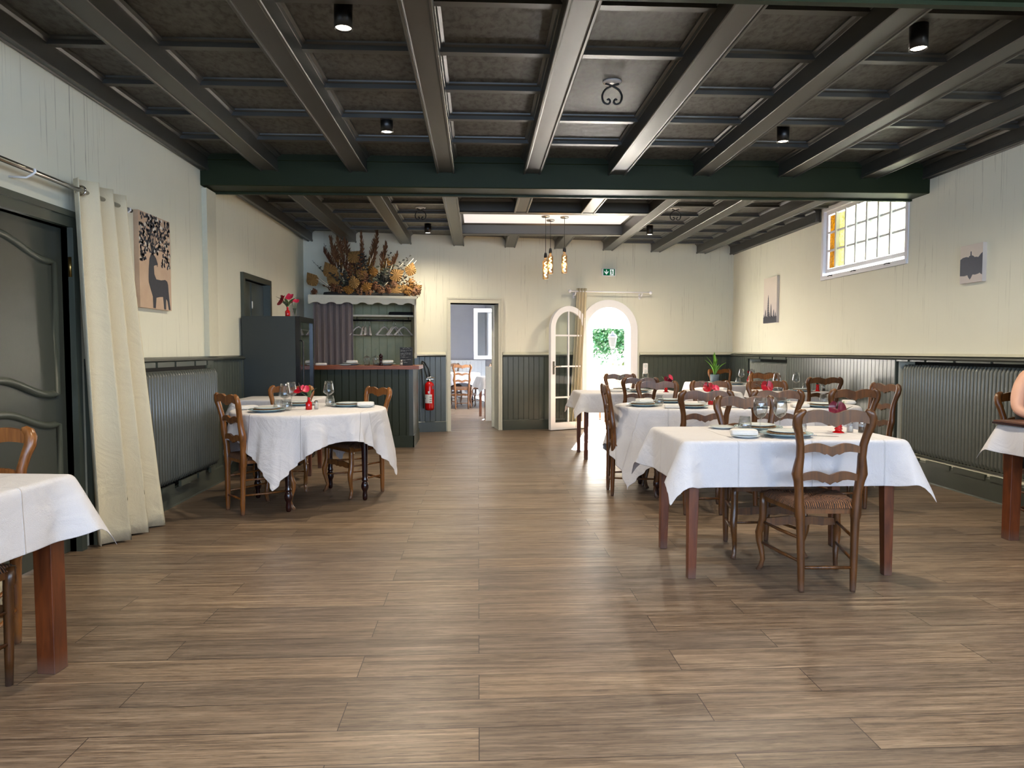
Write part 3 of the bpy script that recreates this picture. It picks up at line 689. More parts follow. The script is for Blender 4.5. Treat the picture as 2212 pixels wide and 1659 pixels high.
b = MB(); b.rbox(-.042, .042, -.012, 0, -.088, .088, .2); b.build('socket_plate', M['chrome_white'], so)
for z in (-.042, .042): d = MB(); d.lathe([(.0, .0), (.024, .0), (.022, .004), (.0, .002)], 20); d.v = [(x, -.0115 - q, z + y) for x, y, q in d.v]; d.build('socket_well', M['porcelain'], so)

def canvas_mat(name, kind):
    g = N(name); sp = g.n('SeparateXYZ'); g.l(g.co.outputs['Object'], sp.inputs[0]); v = g.map((1, 1, 1)); n = g.noise(9, v, 4); n2 = g.noise(40, v, 4)
    if kind == 'plain': col = g.mix(n, lin((0.68, 0.575, 0.48)), lin((0.79, 0.69, 0.60)))
    else:
        h = g.math('ADD', sp.outputs['Z'], g.math('MULTIPLY', g.math('SUBTRACT', n, 0.5), 0.25))
        col = g.ramp(g.math('ADD', g.math('MULTIPLY', h, 1.2), 0.5), [(0.0, (0.72, 0.70, 0.72)), (0.5, (0.80, 0.76, 0.72)), (1.0, (0.84, 0.80, 0.74))])
    g.pbr(col, 0.75, n2, 0.1, 0.002); return g.m
M['art_plain'] = canvas_mat('canvas_sand', 'plain'); M['art_mist'] = canvas_mat('canvas_mist', 'mist')
M['art_dark'] = simple('painted_slate_blue', (0.20, 0.21, 0.25), 0.7, var=0.35, scale=60); M['art_white'] = simple('painted_white', (0.86, 0.84, 0.80), 0.7); M['art_grey'] = simple('painted_mist_grey', (0.34, 0.35, 0.39), 0.7, var=0.2)
def canvas(name, label, loc, wd, ht, s, mat, dep=.035):
    """hung on a side wall; local: x out of the wall (s), y along, z up from the middle"""
    t = thing(name, label, 'picture', loc); b = MB(); b.box(min(0, s * dep), max(0, s * dep), -wd/2, wd/2, -ht/2, ht/2); return b.build('canvas', M[mat], t)
dep = .036; X1 = .0362; X2 = .0372
t = canvas('canvas_picture', 'tall canvas picture of a dark deer with leafy branch antlers on the left wall', (XL, 5.437, 1.905), .515, .70, 1, 'art_plain')
# local (y, z) of the painted silhouette; the deer looks towards +y
deer = [(-.10, .02), (-.115, -.06), (-.12, -.12), (-.118, -.16), (-.09, -.21), (-.06, -.26), (-.055, -.345), (-.02, -.345), (-.005, -.265), (.05, -.255), (.11, -.25), (.125, -.345), (.155, -.345), (.16, -.26),
        (.185, -.28), (.205, -.345), (.235, -.345), (.215, -.26), (.205, -.20), (.20, -.15), (.185, -.125), (.15, -.115), (.08, -.125), (.0, -.125), (-.03, -.09), (-.035, -.03), (-.02, -.022), (.02, -.015), (.025, -.03), (.03, -.005), (.0, .035), (-.02, .05), (-.045, .058), (-.075, .055)]
m = MB(); m.prism([(y, z) for y, z in deer], X1 - .0005, X2, 'x')
m.build('painted_deer', M['art_dark'], t)
rnd = random.Random(5); br = MB(); lv = MB(); fl2 = MB()
def limb(y, z, a, ln, w, d):
    y2, z2 = y + ln * math.cos(a), z + ln * math.sin(a)
    if not (-.25 < y2 < .25 and z2 < .345): return
    dv = Vector((y2 - y, z2 - z)); n = Vector((-dv.y, dv.x)).normalized() * w / 2
    br.prism([(y - n.x, z - n.y), (y2 - n.x * .6, z2 - n.y * .6), (y2 + n.x * .6, z2 + n.y * .6), (y + n.x, z + n.y)], X1 - .0005, X2, 'x')
    if d > 0:
        for q in (-.45, .4): limb(y2, z2, a + q + rnd.uniform(-.2, .2), ln * rnd.uniform(.7, .95), w * .65, d - 1)
for a in (.5, 1.05, 1.5, 2.0, 2.6): limb(-.05, .055, a, .085, .011, 3)
for k in range(330):
    y, z = rnd.uniform(-.245, .245), rnd.uniform(-.02, .34)
    if z < .07 and abs(y + .03) < .13: continue
    if z < .03 and -.15 < y < .1: continue
    tgt = lv if k % 6 else fl2; q = rnd.uniform(0, PI); ra, rb = (.015, .0085) if k % 6 else (.013, .012)
    tgt.prism([(y + ra * math.cos(u) * math.cos(q) - rb * math.sin(u) * math.sin(q), z + ra * math.cos(u) * math.sin(q) + rb * math.sin(u) * math.cos(q)) for u in [PI * j / 4 for j in range(8)]], X1 - .0005, X2 + .0003, 'x')
br.build('painted_branches', M['art_dark'], t); tag(lv.build('painted_leaves', M['art_dark'], t), None, None, kind='stuff'); tag(fl2.build('painted_blossoms', M['art_white'], t), None, None, kind='stuff')
t = canvas('canvas_picture', 'tall narrow canvas of misty conifers on the right wall near the back corner', (XR, 9.89, 1.965), .45, .655, -1, 'art_mist')
m = MB(); rnd = random.Random(9); xa, xb = -X2, -X1 + .0005
def fir(mb, y, z0, h, w):
    mb.prism([(y - .004, z0), (y - .002, z0 + h), (y + .002, z0 + h), (y + .004, z0)], xa, xb, 'x')
    k = 9
    for j in range(k):
        zz = z0 + h * (.18 + .80 * j / k); ww = w * (1 - j / k) + .008
        mb.prism([(y - ww, zz - .012), (y, zz + h * .12), (y + ww, zz - .012), (y, zz + .008)], xa, xb, 'x')
for y, h, w in ((.06, .40, .05), (-.04, .27, .04), (.15, .2, .04), (-.13, .19, .05), (.02, .16, .04), (-.19, .15, .04), (.2, .13, .03)): fir(m, y, -.327, h, w)
m.build('painted_firs', M['art_grey'], t)
f2 = MB(); f2.prism([(-.224, -.327)] + [(-.224 + .028 * k, -.25 + .035 * rnd.random()) for k in range(17)] + [(.224, -.327)], xa - .0004, xb, 'x'); f2.build('painted_mist_bank', M['art_dark'], t)
t = canvas('canvas_picture', 'small canvas of a misty island mirrored in water on the right wall nearer the camera', (XR, 5.786, 1.983), .27, .325, -1, 'art_mist', .036)
isl = [(.134, .045), (.10, .06), (.06, .062), (.03, .055), (.025, .065), (.012, .068), (.010, .10), (.004, .105), (-.002, .10), (-.004, .068), (-.02, .065), (-.04, .05), (-.06, .050), (-.085, .044), (-.10, .056), (-.115, .07), (-.134, .08), (-.134, -.105), (-.12, -.10), (-.105, -.088), (-.09, -.095), (-.05, -.10), (-.02, -.095), (.0, -.125), (.012, -.135), (.03, -.115), (.04, -.095), (.08, -.10), (.134, -.095)]
m = MB(); m.prism(isl[::-1], xa, xb, 'x'); m.build('painted_island', M['art_grey'], t)

# ------------------------------------------------------------------ curtains
def curtain(name, label, pts_top, pts_bot, z0, z1, folds, amp0, amp1, mat, thick=.004, waist=None, nv=26, group=None):
    """gathered cloth hanging from the line pts_top (x, y)->(x, y) to pts_bot"""
    (ax, ay), (bx, by) = pts_top; (cx, cy), (dx, dy) = pts_bot; nu = int(folds * 16)
    def fn(u, v):
        w = v ** 1.15
        x0, y0 = ax + (bx - ax) * u, ay + (by - ay) * u; x1, y1 = cx + (dx - cx) * u, cy + (dy - cy) * u
        x, y = x0 + (x1 - x0) * w, y0 + (y1 - y0) * w
        d = Vector((bx - ax, by - ay)).normalized(); nrm = Vector((-d.y, d.x))
        ph = 2 * PI * folds * u
        a = (amp0 + (amp1 - amp0) * w) * (math.sin(ph) + .22 * math.sin(2.1 * ph + 1) * v)
        e = .25 * (amp0 + (amp1 - amp0) * w) * math.sin(2 * ph)
        return (x + nrm.x * a + d.x * e, y + nrm.y * a + d.y * e, z1 + (z0 - z1) * v)
    m = MB(); m.grid(fn, nu, nv)
    o = m.build(name, M[mat]); s = o.modifiers.new('thickness', 'SOLIDIFY'); s.thickness = thick
    tag(o, label, 'curtain', group); return o
curtain('door_curtain', 'long cream eyelet curtain gathered right of the dark green door', ((XL + .125, 4.27), (XL + .105, 4.80)), ((XL + .13, 4.42), (XL + .20, 5.00)), .012, 2.262, 3.0, .050, .070, 'curtain')
curtain('door_curtain', 'cream curtain cut by the left picture edge, left of the dark green door', ((XL + .12, 2.98), (XL + .12, 3.36)), ((XL + .13, 2.98), (XL + .13, 3.50)), .012, 2.262, 3.5, .045, .06, 'curtain')
rd = thing('curtain_rod', 'silver curtain rod above the dark green door at left', 'curtain rod', (XL + .12, 2.9, 2.19))
m = MB(); m.tube([(0, 0, 0), (0, 2.0, 0)], .0145, 12); m.build('rod', M['steel'], rd)
for y in (.95, .08, 1.96):
    m = MB(); m.tube([(-.12, y, -.03), (-.03, y, -.035), (-.002, y, -.02), (.018, y, -.004), (.014, y, .012)], .006, 8); m.build('bracket', M['chrome_white'], rd)
gm = MB(); gm.tube([(math.cos(k * PI / 10) * .027, 1.405, math.sin(k * PI / 10) * .027) for k in range(21)], .006, 6); gm.build('eyelet_ring', M['steel'], rd)
rd = thing('curtain_rod', 'white curtain rod with round ends above the arched door', 'curtain rod', FW(FU(2.08), -.12, 2.165), THETA)
m = MB(); m.tube([(-.66, 0, 0), (.66, 0, 0)], .011, 12); m.build('rod', M['pvc'], rd)
for x in (-.675, .675): m = MB(); m.blob((x, 0, 0), (.028, .028, .028), 14, 8); m.build('finial', M['pvc'], rd)
for x in (-.58, .53): m = MB(); m.tube([(x, .118, -.06), (x, .02, -.055), (x, 0, -.012)], .011); m.box(x - .014, x + .014, .108, .119, -.10, -.01); m.build('bracket', M['pvc'], rd)
a, b = FW(FU(1.53), -.12), FW(FU(1.69), -.12); c, d = FW(FU(1.40), -.13), FW(FU(1.60), -.10)
curtain('arch_curtain', 'cream curtain bunched at the left end of the white rod by the arched door', ((a.x, a.y), (b.x, b.y)), ((c.x, c.y), (d.x, d.y)), .02, 2.215, 3.5, .034, .046, 'curtain')

# ------------------------------------------------------------------ cloakroom niche with valance
NV = -.80; NU0, NU1 = -2.44, -1.005; NZ = 1.99
nc = thing('cloakroom_niche', 'cream built-in cloakroom with a scalloped valance behind the bar', 'cloakroom', FW(0, 0), THETA)
m = MB(); m.box(NU0 - .02, NU1, NV, -.03, NZ - .025, NZ); m.box(NU0 - .02, NU1 + .012, NV - .012, NV + .02, NZ - .03, NZ + .004); m.build('top_board', M['cream'], nc)
n = 120; x0, x1 = NU0 - .02, NU1
def vz(u):
    ph = (u * 7.0) % 1.0
    return NZ - .095 - (.022 if ph < .36 else .022 - .026 * math.sin(PI * (ph - .36) / .64) ** .6)
pv = [(x0, NZ - .025), (x1, NZ - .025)] + [(x1 + (x0 - x1) * k / n, vz(k / n + .02)) for k in range(n + 1)]
m = MB()
for k in range(n):
    ua, ub = x0 + (x1 - x0) * k / n, x0 + (x1 - x0) * (k + 1) / n
    m.prism([(ua, vz(1 - k / n + .02)), (ub, vz(1 - (k + 1) / n + .02)), (ub, NZ - .025), (ua, NZ - .025)], NV, NV + .018, 'y')
m.build('valance', M['cream'], nc)
m = MB(); m.box(NU1 - .028, NU1, NV, -.03, 1.15, NZ - .025); m.box(NU1 - .032, NU1 + .004, NV - .004, NV + .06, 1.13, 1.20); m.build('side_post', M['cream'], nc)
m = MB(); m.box(NU1 - .028, NU1, NV, -.03, 0, 1.15); m.build('lower_side_panel', M['green'], nc)
m = MB(); m.prism(bead_poly(NU0, NU1 - .03, .115, -.045, -.03), 0.05, NZ - .03, 'z'); m.build('back_panelling', M['sage'], nc)
m = MB(); m.box(-1.90, NU1 - .03, -.62, -.05, 1.715, 1.74); m.build('shelf', M['cream'], nc)
m = MB(); m.box(-1.93, -1.90, -.62, -.05, 1.50, NZ - .03); m.build('divider', M['green'], nc)
m = MB(); m.tube([(-1.895, -.55, 1.665), (-1.06, -.55, 1.665)], .014, 10)
for x in (-1.82, -1.10): m.tube([(x, -.55, 1.665), (x, -.55, 1.718)], .006)
m.build('hanging_rail', M['black'], nc)
tag(MB().rbox(-.17, .17, -.15, .15, 0, .05, .2).build('folded_blanket', M['black_cloth'], loc=FW(-1.20, -.40, 1.741), rot=THETA), 'black folded cloth lying on the cloakroom shelf', 'cloth')
def hanger(u, ang, label):
    t = thing('coat_hanger', label, 'hanger', FW(u, -.55, 1.679), THETA + ang, 'wooden hangers on the cloakroom rail')
    m = MB(); m.tube([(.0, 0, -.11), (0, 0, -.045), (0, .008, -.03), (0, .020, -.018), (0, .020, -.004), (0, .008, .004), (0, -.006, .0), (0, -.016, -.012)], .0028, 6); m.build('hook', M['steel'], t)
    m = MB(); m.tube([(-.20, .0, -.225), (-.17, 0, -.205), (-.06, 0, -.125), (0, 0, -.105), (.06, 0, -.125), (.17, 0, -.205), (.20, 0, -.225)], [(.012, .018), (.011, .015), (.010, .011), (.011, .013), (.010, .011), (.011, .015), (.012, .018)], 8); m.build('shoulder_bar', M['white_wood'], t)
    m = MB(); m.tube([(-.18, 0, -.222), (.18, 0, -.222)], .006, 8); m.build('trouser_bar', M['white_wood'], t)
for u, a, lb in ((-1.80, .9, 'pale wooden hanger next to the grey curtain, leftmost on the rail'), (-1.735, 1.42, 'pale hanger seen edge-on, first of the three tight together'), (-1.70, 1.5, 'pale hanger seen edge-on, second of the three tight together'), (-1.645, 1.62, 'pale hanger seen edge-on, third of the three tight together'),
                 (-1.44, .95, 'pale wooden hanger alone in the middle of the rail'), (-1.315, 1.05, 'pale wooden hanger just left of an overlapping one, right half of the rail'), (-1.285, .98, 'pale wooden hanger overlapped from the left, right half of the rail'), (-1.17, .80, 'pale wooden hanger at the right end of the rail')): hanger(u, a, lb)
a, b = FW(-2.40, NV + .10), FW(-1.87, NV + .10)
curtain('cloakroom_curtain', 'grey curtain drawn across the left half of the cloakroom', ((a.x, a.y), (b.x, b.y)), ((a.x, a.y), (b.x, b.y)), .15, 1.90, 6.5, .030, .042, 'grey_curtain')

# ------------------------------------------------------------------ bar counter
CX1, CY0 = -.835, 8.91
ct = thing('bar_counter', 'dark green panelled bar counter with a brown wooden top', 'bar counter', (CX1, CY0, 0))
m = MB(); m.prism([(q, p) for q, p in bead_poly(-1.62, 0, .092, .0, .03)], .10, 1.0, 'z'); m.build('front_panelling', M['bar_green'], ct)
m = MB(); m.box(-.03, 0, .03, .80, .0, 1.0); m.box(-.05, .004, -.006, .03, .0, 1.0); m.build('end_panel', M['rail'], ct)
m = MB(); m.box(-1.62, .012, -.016, .0, 0, .15); m.box(0, .014, -.016, .80, 0, .15); m.build('plinth', M['bar_green'], ct)
m = MB(); m.box(-1.66, .085, -.06, .62, 1.0, 1.045); m.build('worktop', M['counter_wood'], ct)
m = MB(); m.box(-1.60, -.03, .54, .56, 0, 1.0); m.build('back_panel', M['bar_green'], ct)

# fire extinguisher on the far wall beside the counter
fe = thing('fire_extinguisher', 'red fire extinguisher with a black hose hanging by the bar counter', 'fire extinguisher', FW(FU(-.755), -.125, .34), THETA)
m = MB(); m.lathe([(.0, .0), (.055, .0), (.068, .02), (.070, .04), (.070, .36), (.062, .40), (.035, .425), (.022, .43), (.0, .43)], 24); fec = m.build('cylinder', M['red'], fe)
m = MB(); m.lathe([(.02, .43), (.024, .44), (.024, .47), (.0, .472)], 14); m.box(-.05, .06, -.012, .012, .465, .475); m.tube([(-.05, 0, .47), (-.03, 0, .49), (.03, 0, .50), (.075, 0, .485)], .008); m.build('valve_head', M['steel'], fe)
m = MB(); m.tube([(-.02, 0, .46), (-.05, .02, .56), (-.075, .03, .66), (-.095, .03, .72)], .009); m.tube([(.01, 0, .47), (-.01, .04, .62), (-.06, .05, .71), (-.10, .04, .74), (-.12, 0, .66), (-.10, -.03, .35), (-.095, -.03, .03)], .010); m.build('hose', M['black'], fe)
def wrap(mb, r, a0, a1, z0, z1): mb.grid(lambda u, v: (r * math.cos(a0 + (a1 - a0) * u), r * math.sin(a0 + (a1 - a0) * u), z0 + (z1 - z0) * v), 10, 1)
m = MB(); wrap(m, .0708, math.radians(-165), math.radians(-65), .11, .24); wrap(m, .0708, math.radians(-115), math.radians(-95), .255, .29); m.build('paper_label', M['paper'], fec)
m = MB()
for i in range(3):
    for j in range(3):
        a = math.radians(-95 + 11 * i); wrap(m, .0712, a, a + .10, .125 + .033 * j, .143 + .033 * j)
wrap(m, .0712, math.radians(-160), math.radians(-150), .17, .19)
m.build('label_symbols', M['ink'], fec)
m = MB(); wrap(m, .0709, math.radians(-58), math.radians(-35), .32, .37); m.build('blue_sticker', M['pot'], fec)
m = MB(); m.box(-.03, .03, .06, .098, .28, .36); m.build('wall_bracket', M['black'], fe)

# fridge
fg = thing('wine_fridge', 'tall dark fridge with a glass front door standing left of the bar', 'fridge', (XLR + .03, 7.53, 0))
m = MB()
m.box(0, .56, 0, .66, .02, 1.605); m.build('cabinet', M['fridge'], fg)
m = MB(); frame_rect(m, .005, .655, .10, 1.605, .055, .562, .605, 'y'); fgd = m.build('door_frame', M['black_plastic'], fg)
m = MB(); m.box(.575, .585, .06, .60, .155, 1.55); m.build('door_glass', M['dark_glass'], fgd)
m = MB(); m.tube([(.61, .03, .75), (.635, .03, .77), (.635, .03, 1.33), (.61, .03, 1.35)], .010); m.build('door_handle', M['black'], fgd)
m = MB(); m.box(.562, .572, .06, .60, .155, 1.55); m.build('dark_interior', M['niche'], fg)
m = MB(); m.box(.573, .576, .09, .58, 1.46, 1.475); m.build('light_strip', M['chrome_white'], fg)
m = MB(); m.box(.0, .59, .01, .65, 0, .02); m.box(.562, .60, .01, .65, .02, .095); m.build('base', M['black_plastic'], fg)

# ------------------------------------------------------------------ chairs
def slat_poly(hw, top, bot, zc, n=28, kind='slat'):
    T, B = [], []
    for k in range(n + 1):
        u = -1 + 2 * k / n; a = abs(u)
        t = top + .019 * math.sin(PI * min(1, (1 - a) / .52 * .5 + .0)) ** 1.0 if a > .48 else top + .019 * math.sin(PI * .5 * (a / .48)) ** 1.4
        T.append((hw * u, zc + t))
    for u, d in ((-1, 0), (-.8, -.006), (-.6, -.009), (-.42, -.006), (-.30, .003), (-.24, .007), (-.19, .002), (-.12, .006), (-.06, .012), (0, .017), (.06, .012), (.12, .006), (.19, .002), (.24, .007), (.30, .003), (.42, -.006), (.6, -.009), (.8, -.006), (1, 0)):
        B.append((hw * u, zc + bot - d))
    return B + T[::-1]
POST = [(.133, -.180, 0, .0125, .0125), (.1335, -.179, .012, .0150, .0150), (.135, -.178, .10, .0175, .0175), (.139, -.174, .30, .0200, .0200), (.141, -.172, .375, .0215, .0215), (.143, -.171, .39, .0255, .0240), (.147, -.170, .44, .0245, .0240),
        (.151, -.173, .52, .0215, .0220), (.158, -.178, .575, .0235, .0225), (.166, -.182, .612, .0275, .0240), (.163, -.186, .645, .0250, .0225), (.157, -.193, .70, .0205, .0210), (.161, -.201, .765, .0190, .0200), (.174, -.212, .825, .0200, .0195),
        (.186, -.221, .865, .0235, .0200), (.187, -.228, .90, .0245, .0190), (.178, -.232, .922, .0230, .0170), (.160, -.234, .936, .0160, .0140), (.150, -.234, .940, .0060, .0080)]
def chair_meshes(mat, straight=False):
    P = {}
    t = thing('ladder_back_chair', 'x', 'chair'); wood = M[mat]
    for s in (-1, 1):
        m = MB(); m.tube([(s * x, y, z) for x, y, z, a, b in POST], [(a, b) if True else 0 for x, y, z, a, b in POST], 10, True, sq=.45); m.build('back_post', wood, t)
        m = MB()
        if straight: path = [(.212, .170, .445, .021), (.212, .170, .39, .021), (.208, .168, .375, .0185), (.203, .166, .1, .0155), (.201, .165, 0, .0125)]
        else: path = [(.208, .165, .445, .020), (.208, .166, .38, .0205), (.208, .167, .30, .0195), (.214, .176, .255, .0205), (.221, .187, .215, .0205), (.219, .187, .17, .018), (.209, .175, .11, .0145), (.205, .167, .065, .0125), (.212, .178, .025, .013), (.222, .190, .0, .0145)]
        m.tube([(s * x, y, z) for x, y, z, r in path], [r for *_, r in path], 10, True, sq=.6 if not straight else .2); m.build('leg', wood, t)
        for z, r in ((.275, .0085), (.155, .0085)):
            m = MB(); m.tube([(s * .138, -.174, z), (s * .175, 0, z), (s * .207, .17, z + .004)], [r * .8, r * 1.1, r * .8], 8); m.build('stretcher', wood, t)
    m = MB(); m.tube([(-.135, -.177, .125), (0, -.177, .125), (.135, -.177, .125)], [.008, .010, .008], 8); m.build('stretcher', wood, t)
    m = MB(); P = [(-.2, .262), (-.12, .258), (-.06, .266), (-.03, .256), (0, .262), (.03, .256), (.06, .266), (.12, .258), (.2, .262), (.2, .298), (.13, .304), (.06, .312), (0, .302), (-.06, .312), (-.13, .304), (-.2, .298)]
    m.prism(P, .160, .176, 'y'); m.build('front_apron', wood, t)
    m = MB(); m.prism(slat_poly(.168, .0, -.052, .925), -.240, -.221, 'y'); m.build('top_rail', wood, t)
    for zc, hw, y in ((.752, .150, -.1985), (.606, .150, -.182)):
        m = MB(); m.prism(slat_poly(hw, 0, -.033, zc), y - .008, y + .008, 'y'); m.build('slat', wood, t)
    m = MB(); F = [(-.215, .185), (.215, .185), (.150, -.165), (-.150, -.165)]; I = [(-.185, .160), (.185, .160), (.125, -.14), (-.125, -.14)]
    for i in range(4):
        j = (i + 1) % 4; m.prism([F[i], F[j], I[j], I[i]][::-1], .402, .436, 'z')
    m.build('seat_frame', wood, t)
    def seat(u, v):
        a, b = 2 * u - 1, 2 * v - 1
        # rounded trapezoid, thick rolled edge, soft diagonals
        hw = .170 + .055 * (b * .5 + .5); x, y = a * hw, b * .185 + .008
        r = max(abs(a), abs(b)); e = max(0, r - .86) / .14
        z = .462 + .006 * (1 - r * r) - .012 * math.exp(-(abs(abs(a) - abs(b)) / .07) ** 2) * (r < .93) - .030 * e * e
        return (x, y, z)
    m = MB(); m.grid(seat, 36, 36)
    nb = 37; bl = []
    m.grid(lambda u, v: (lambda a, b: (a * (.165 + .055 * (b * .5 + .5)), b * .18 + .008, .430))(2 * u - 1, 2 * v - 1), 2, 2)
    o = len(m.v) - 9
    m.build('rush_seat', M['rush'], t)
    return t
proto_dark = chair_meshes('chair'); proto_honey = chair_meshes('chair_honey'); proto_straight = chair_meshes('chair', True)
_used = set()
def chair(proto, x, y, rot, label, group, sc=(1, 1, 1)):
    if proto.name not in _used:
        _used.add(proto.name); c = proto; c.location = (x, y, 0); c.rotation_euler = (0, 0, rot); c['label'] = label; c['group'] = group
    else: c = clone(proto, (x, y, 0), rot, label, group)
    c.scale = sc; return c
R = math.radians
GA, GB, GC, GD, GE = 'chairs at the right-hand front table', 'chairs around the long oval table', 'chairs around the round table', 'chairs at the back tables', 'chairs in the second dining room'
chair(proto_dark, 1.797, 3.615, R(-2.5), 'ladder-back chair with its back to the camera, in front of the nearest right-hand table', GA)
chair(proto_dark, 1.735, 4.205, R(180), 'ladder-back chair facing the camera behind the nearest right-hand table', GA)
chair(proto_dark, 1.70, 5.29, R(-3), 'left one of three chairs backed to the camera along the oval table', GB)
chair(proto_dark, 2.23, 5.30, R(0), 'middle one of three chairs backed to the camera along the oval table', GB)
chair(proto_dark, 2.88, 5.42, R(2), 'right one of three chairs backed to the camera along the oval table', GB)
chair(proto_dark, 1.325, 5.95, R(-93), 'chair seen from the side at the left end of the oval table', GB)
chair(proto_dark, 3.42, 6.04, R(94), 'turned chair with a light-catching back at the right end of the oval table', GB)
chair(proto_dark, 1.72, 6.40, R(178), 'left one of three chairs facing the camera behind the oval table', GB)
chair(proto_dark, 2.265, 6.44, R(180), 'middle one of three chairs facing the camera behind the oval table, red flowers before it', GB)
chair(proto_dark, 2.82, 6.42, R(181), 'right one of three chairs facing the camera behind the oval table', GB)
chair(proto_dark, 1.77, 7.74, R(0), 'chair backed to the camera at the table before the arched door', GD)
chair(proto_dark, 1.80, 8.52, R(180), 'chair facing the camera behind the table before the arched door', GD)
chair(proto_dark, 3.83, 7.73, R(0), 'chair backed to the camera at the table along the right wall', GD)
chair(proto_honey, 3.72, 8.62, R(180), 'lighter brown chair facing the camera behind the table along the right wall', GD)
chair(proto_dark, 3.80, 9.40, R(9), 'dark chair backed to the camera at the corner table', GD)
chair(proto_honey, 3.92, 10.78, R(189), 'honey-brown chair in the back corner, right of the green potted plant', GD)
HS = (1, 1, .968)
chair(proto_honey, -1.726, 5.475, R(-48), 'honey-brown chair at the near left side of the round table', GC, HS)
chair(proto_honey, -1.067, 6.09, R(130.3), 'honey-brown chair at the right side of the round table', GC, HS)
chair(proto_honey, -1.73, 6.30, R(181), 'honey-brown chair behind the round table, facing the camera', GC, HS)
chair(proto_honey, -2.075, 2.80, R(184), 'honey-brown chair behind the table cut by the left picture edge', 'chairs at the left-hand front table', HS)
chair(proto_straight, -1.94, 2.44, R(0), 'straight-legged dark chair under the table cut by the left picture edge', 'chairs at the left-hand front table')
chair(proto_dark, 3.875, 4.525, R(180), 'chair the person in black sits on, cut by the right picture edge', 'chairs at the right-edge table')

# ------------------------------------------------------------------ tables and cloths
def square_table(name, label, x0, x1, y0, y1, lw0, lw1, rot=0.0, h=.755, mat='table_leg', inset=.03, group=None):
    cx, cy = (x0 + x1) / 2, (y0 + y1) / 2; a, b = (x1 - x0) / 2, (y1 - y0) / 2
    t = thing('dining_table', label, 'table', (cx, cy, 0), rot, group)
    m = MB(); m.box(-a, a, -b, b, h - .025, h); m.build('tabletop', M[mat], t)
    ap = MB(); ia, ib = a - inset - lw0 / 2, b - inset - lw0 / 2
    for s in (-1, 1): ap.box(-ia, ia, s * ib - .01, s * ib + .01, h - .11, h - .025); ap.box(s * ia - .01, s * ia + .01, -ib, ib, h - .11, h - .025)
    ap.build('apron', M[mat], t)
    for sx in (-1, 1):
        for sy in (-1, 1):
            m = MB(); X, Y = sx * ia, sy * ib
            def ring(w, z, ix=0, iy=0): return [(X - ix - w/2, Y - iy - w/2, z), (X - ix + w/2, Y - iy - w/2, z), (X - ix + w/2, Y - iy + w/2, z), (X - ix - w/2, Y - iy + w/2, z)]
            d = (lw0 - lw1) / 2
            v = ring(lw1, 0, -sx * d, -sy * d) + ring(lw0, h - .12) + ring(lw0, h - .025)
            m.add(v, [(0, 3, 2, 1), (0, 1, 5, 4), (1, 2, 6, 5), (2, 3, 7, 6), (3, 0, 4, 7), (4, 5, 9, 8), (5, 6, 10, 9), (6, 7, 11, 10), (7, 4, 8, 11), (8, 9, 10, 11)])
            o = m.build('leg', M[mat], t); bv = o.modifiers.new('bevel', 'BEVEL'); bv.width = .003; bv.segments = 2
    return t
TURN = [(.012, 0), (.019, .01), (.021, .04), (.018, .075), (.022, .085), (.030, .105), (.031, .125), (.024, .15), (.019, .158), (.025, .165), (.025, .175), (.021, .185), (.022, .21), (.027, .45), (.031, .62), (.031, .64), (.034, .645), (.034, .73)]
def turned_table(label, cx, cy, outline, legs, rot=0, h=.755):
    t = thing('dining_table', label, 'table', (cx, cy, 0), rot)
    m = MB(); m.prism(outline, h - .025, h, 'z'); m.build('tabletop', M['mahogany'], t)
    for x, y in legs:
        m = MB(); m.lathe(TURN, 16, (x, y, 0)); m.build('leg', M['mahogany'], t)
    return t
def rrect(a, b, r=.014, n=7, m=40):
    out = []
    for (cx, cy, s) in ((a - r, b - r, 0), (-a + r, b - r, 1), (-a + r, -b + r, 2), (a - r, -b + r, 3)):
        out += [(cx + r * math.cos(PI/2 * (s + k / n)), cy + r * math.sin(PI/2 * (s + k / n))) for k in range(n + 1)]
    return out
def oval(a, b, p=2.6, n=72):
    sg = lambda c: math.copysign(abs(c) ** (2 / p), c)
    return [(a * sg(math.cos(2 * PI * k / n)), b * sg(math.sin(2 * PI * k / n))) for k in range(n)]
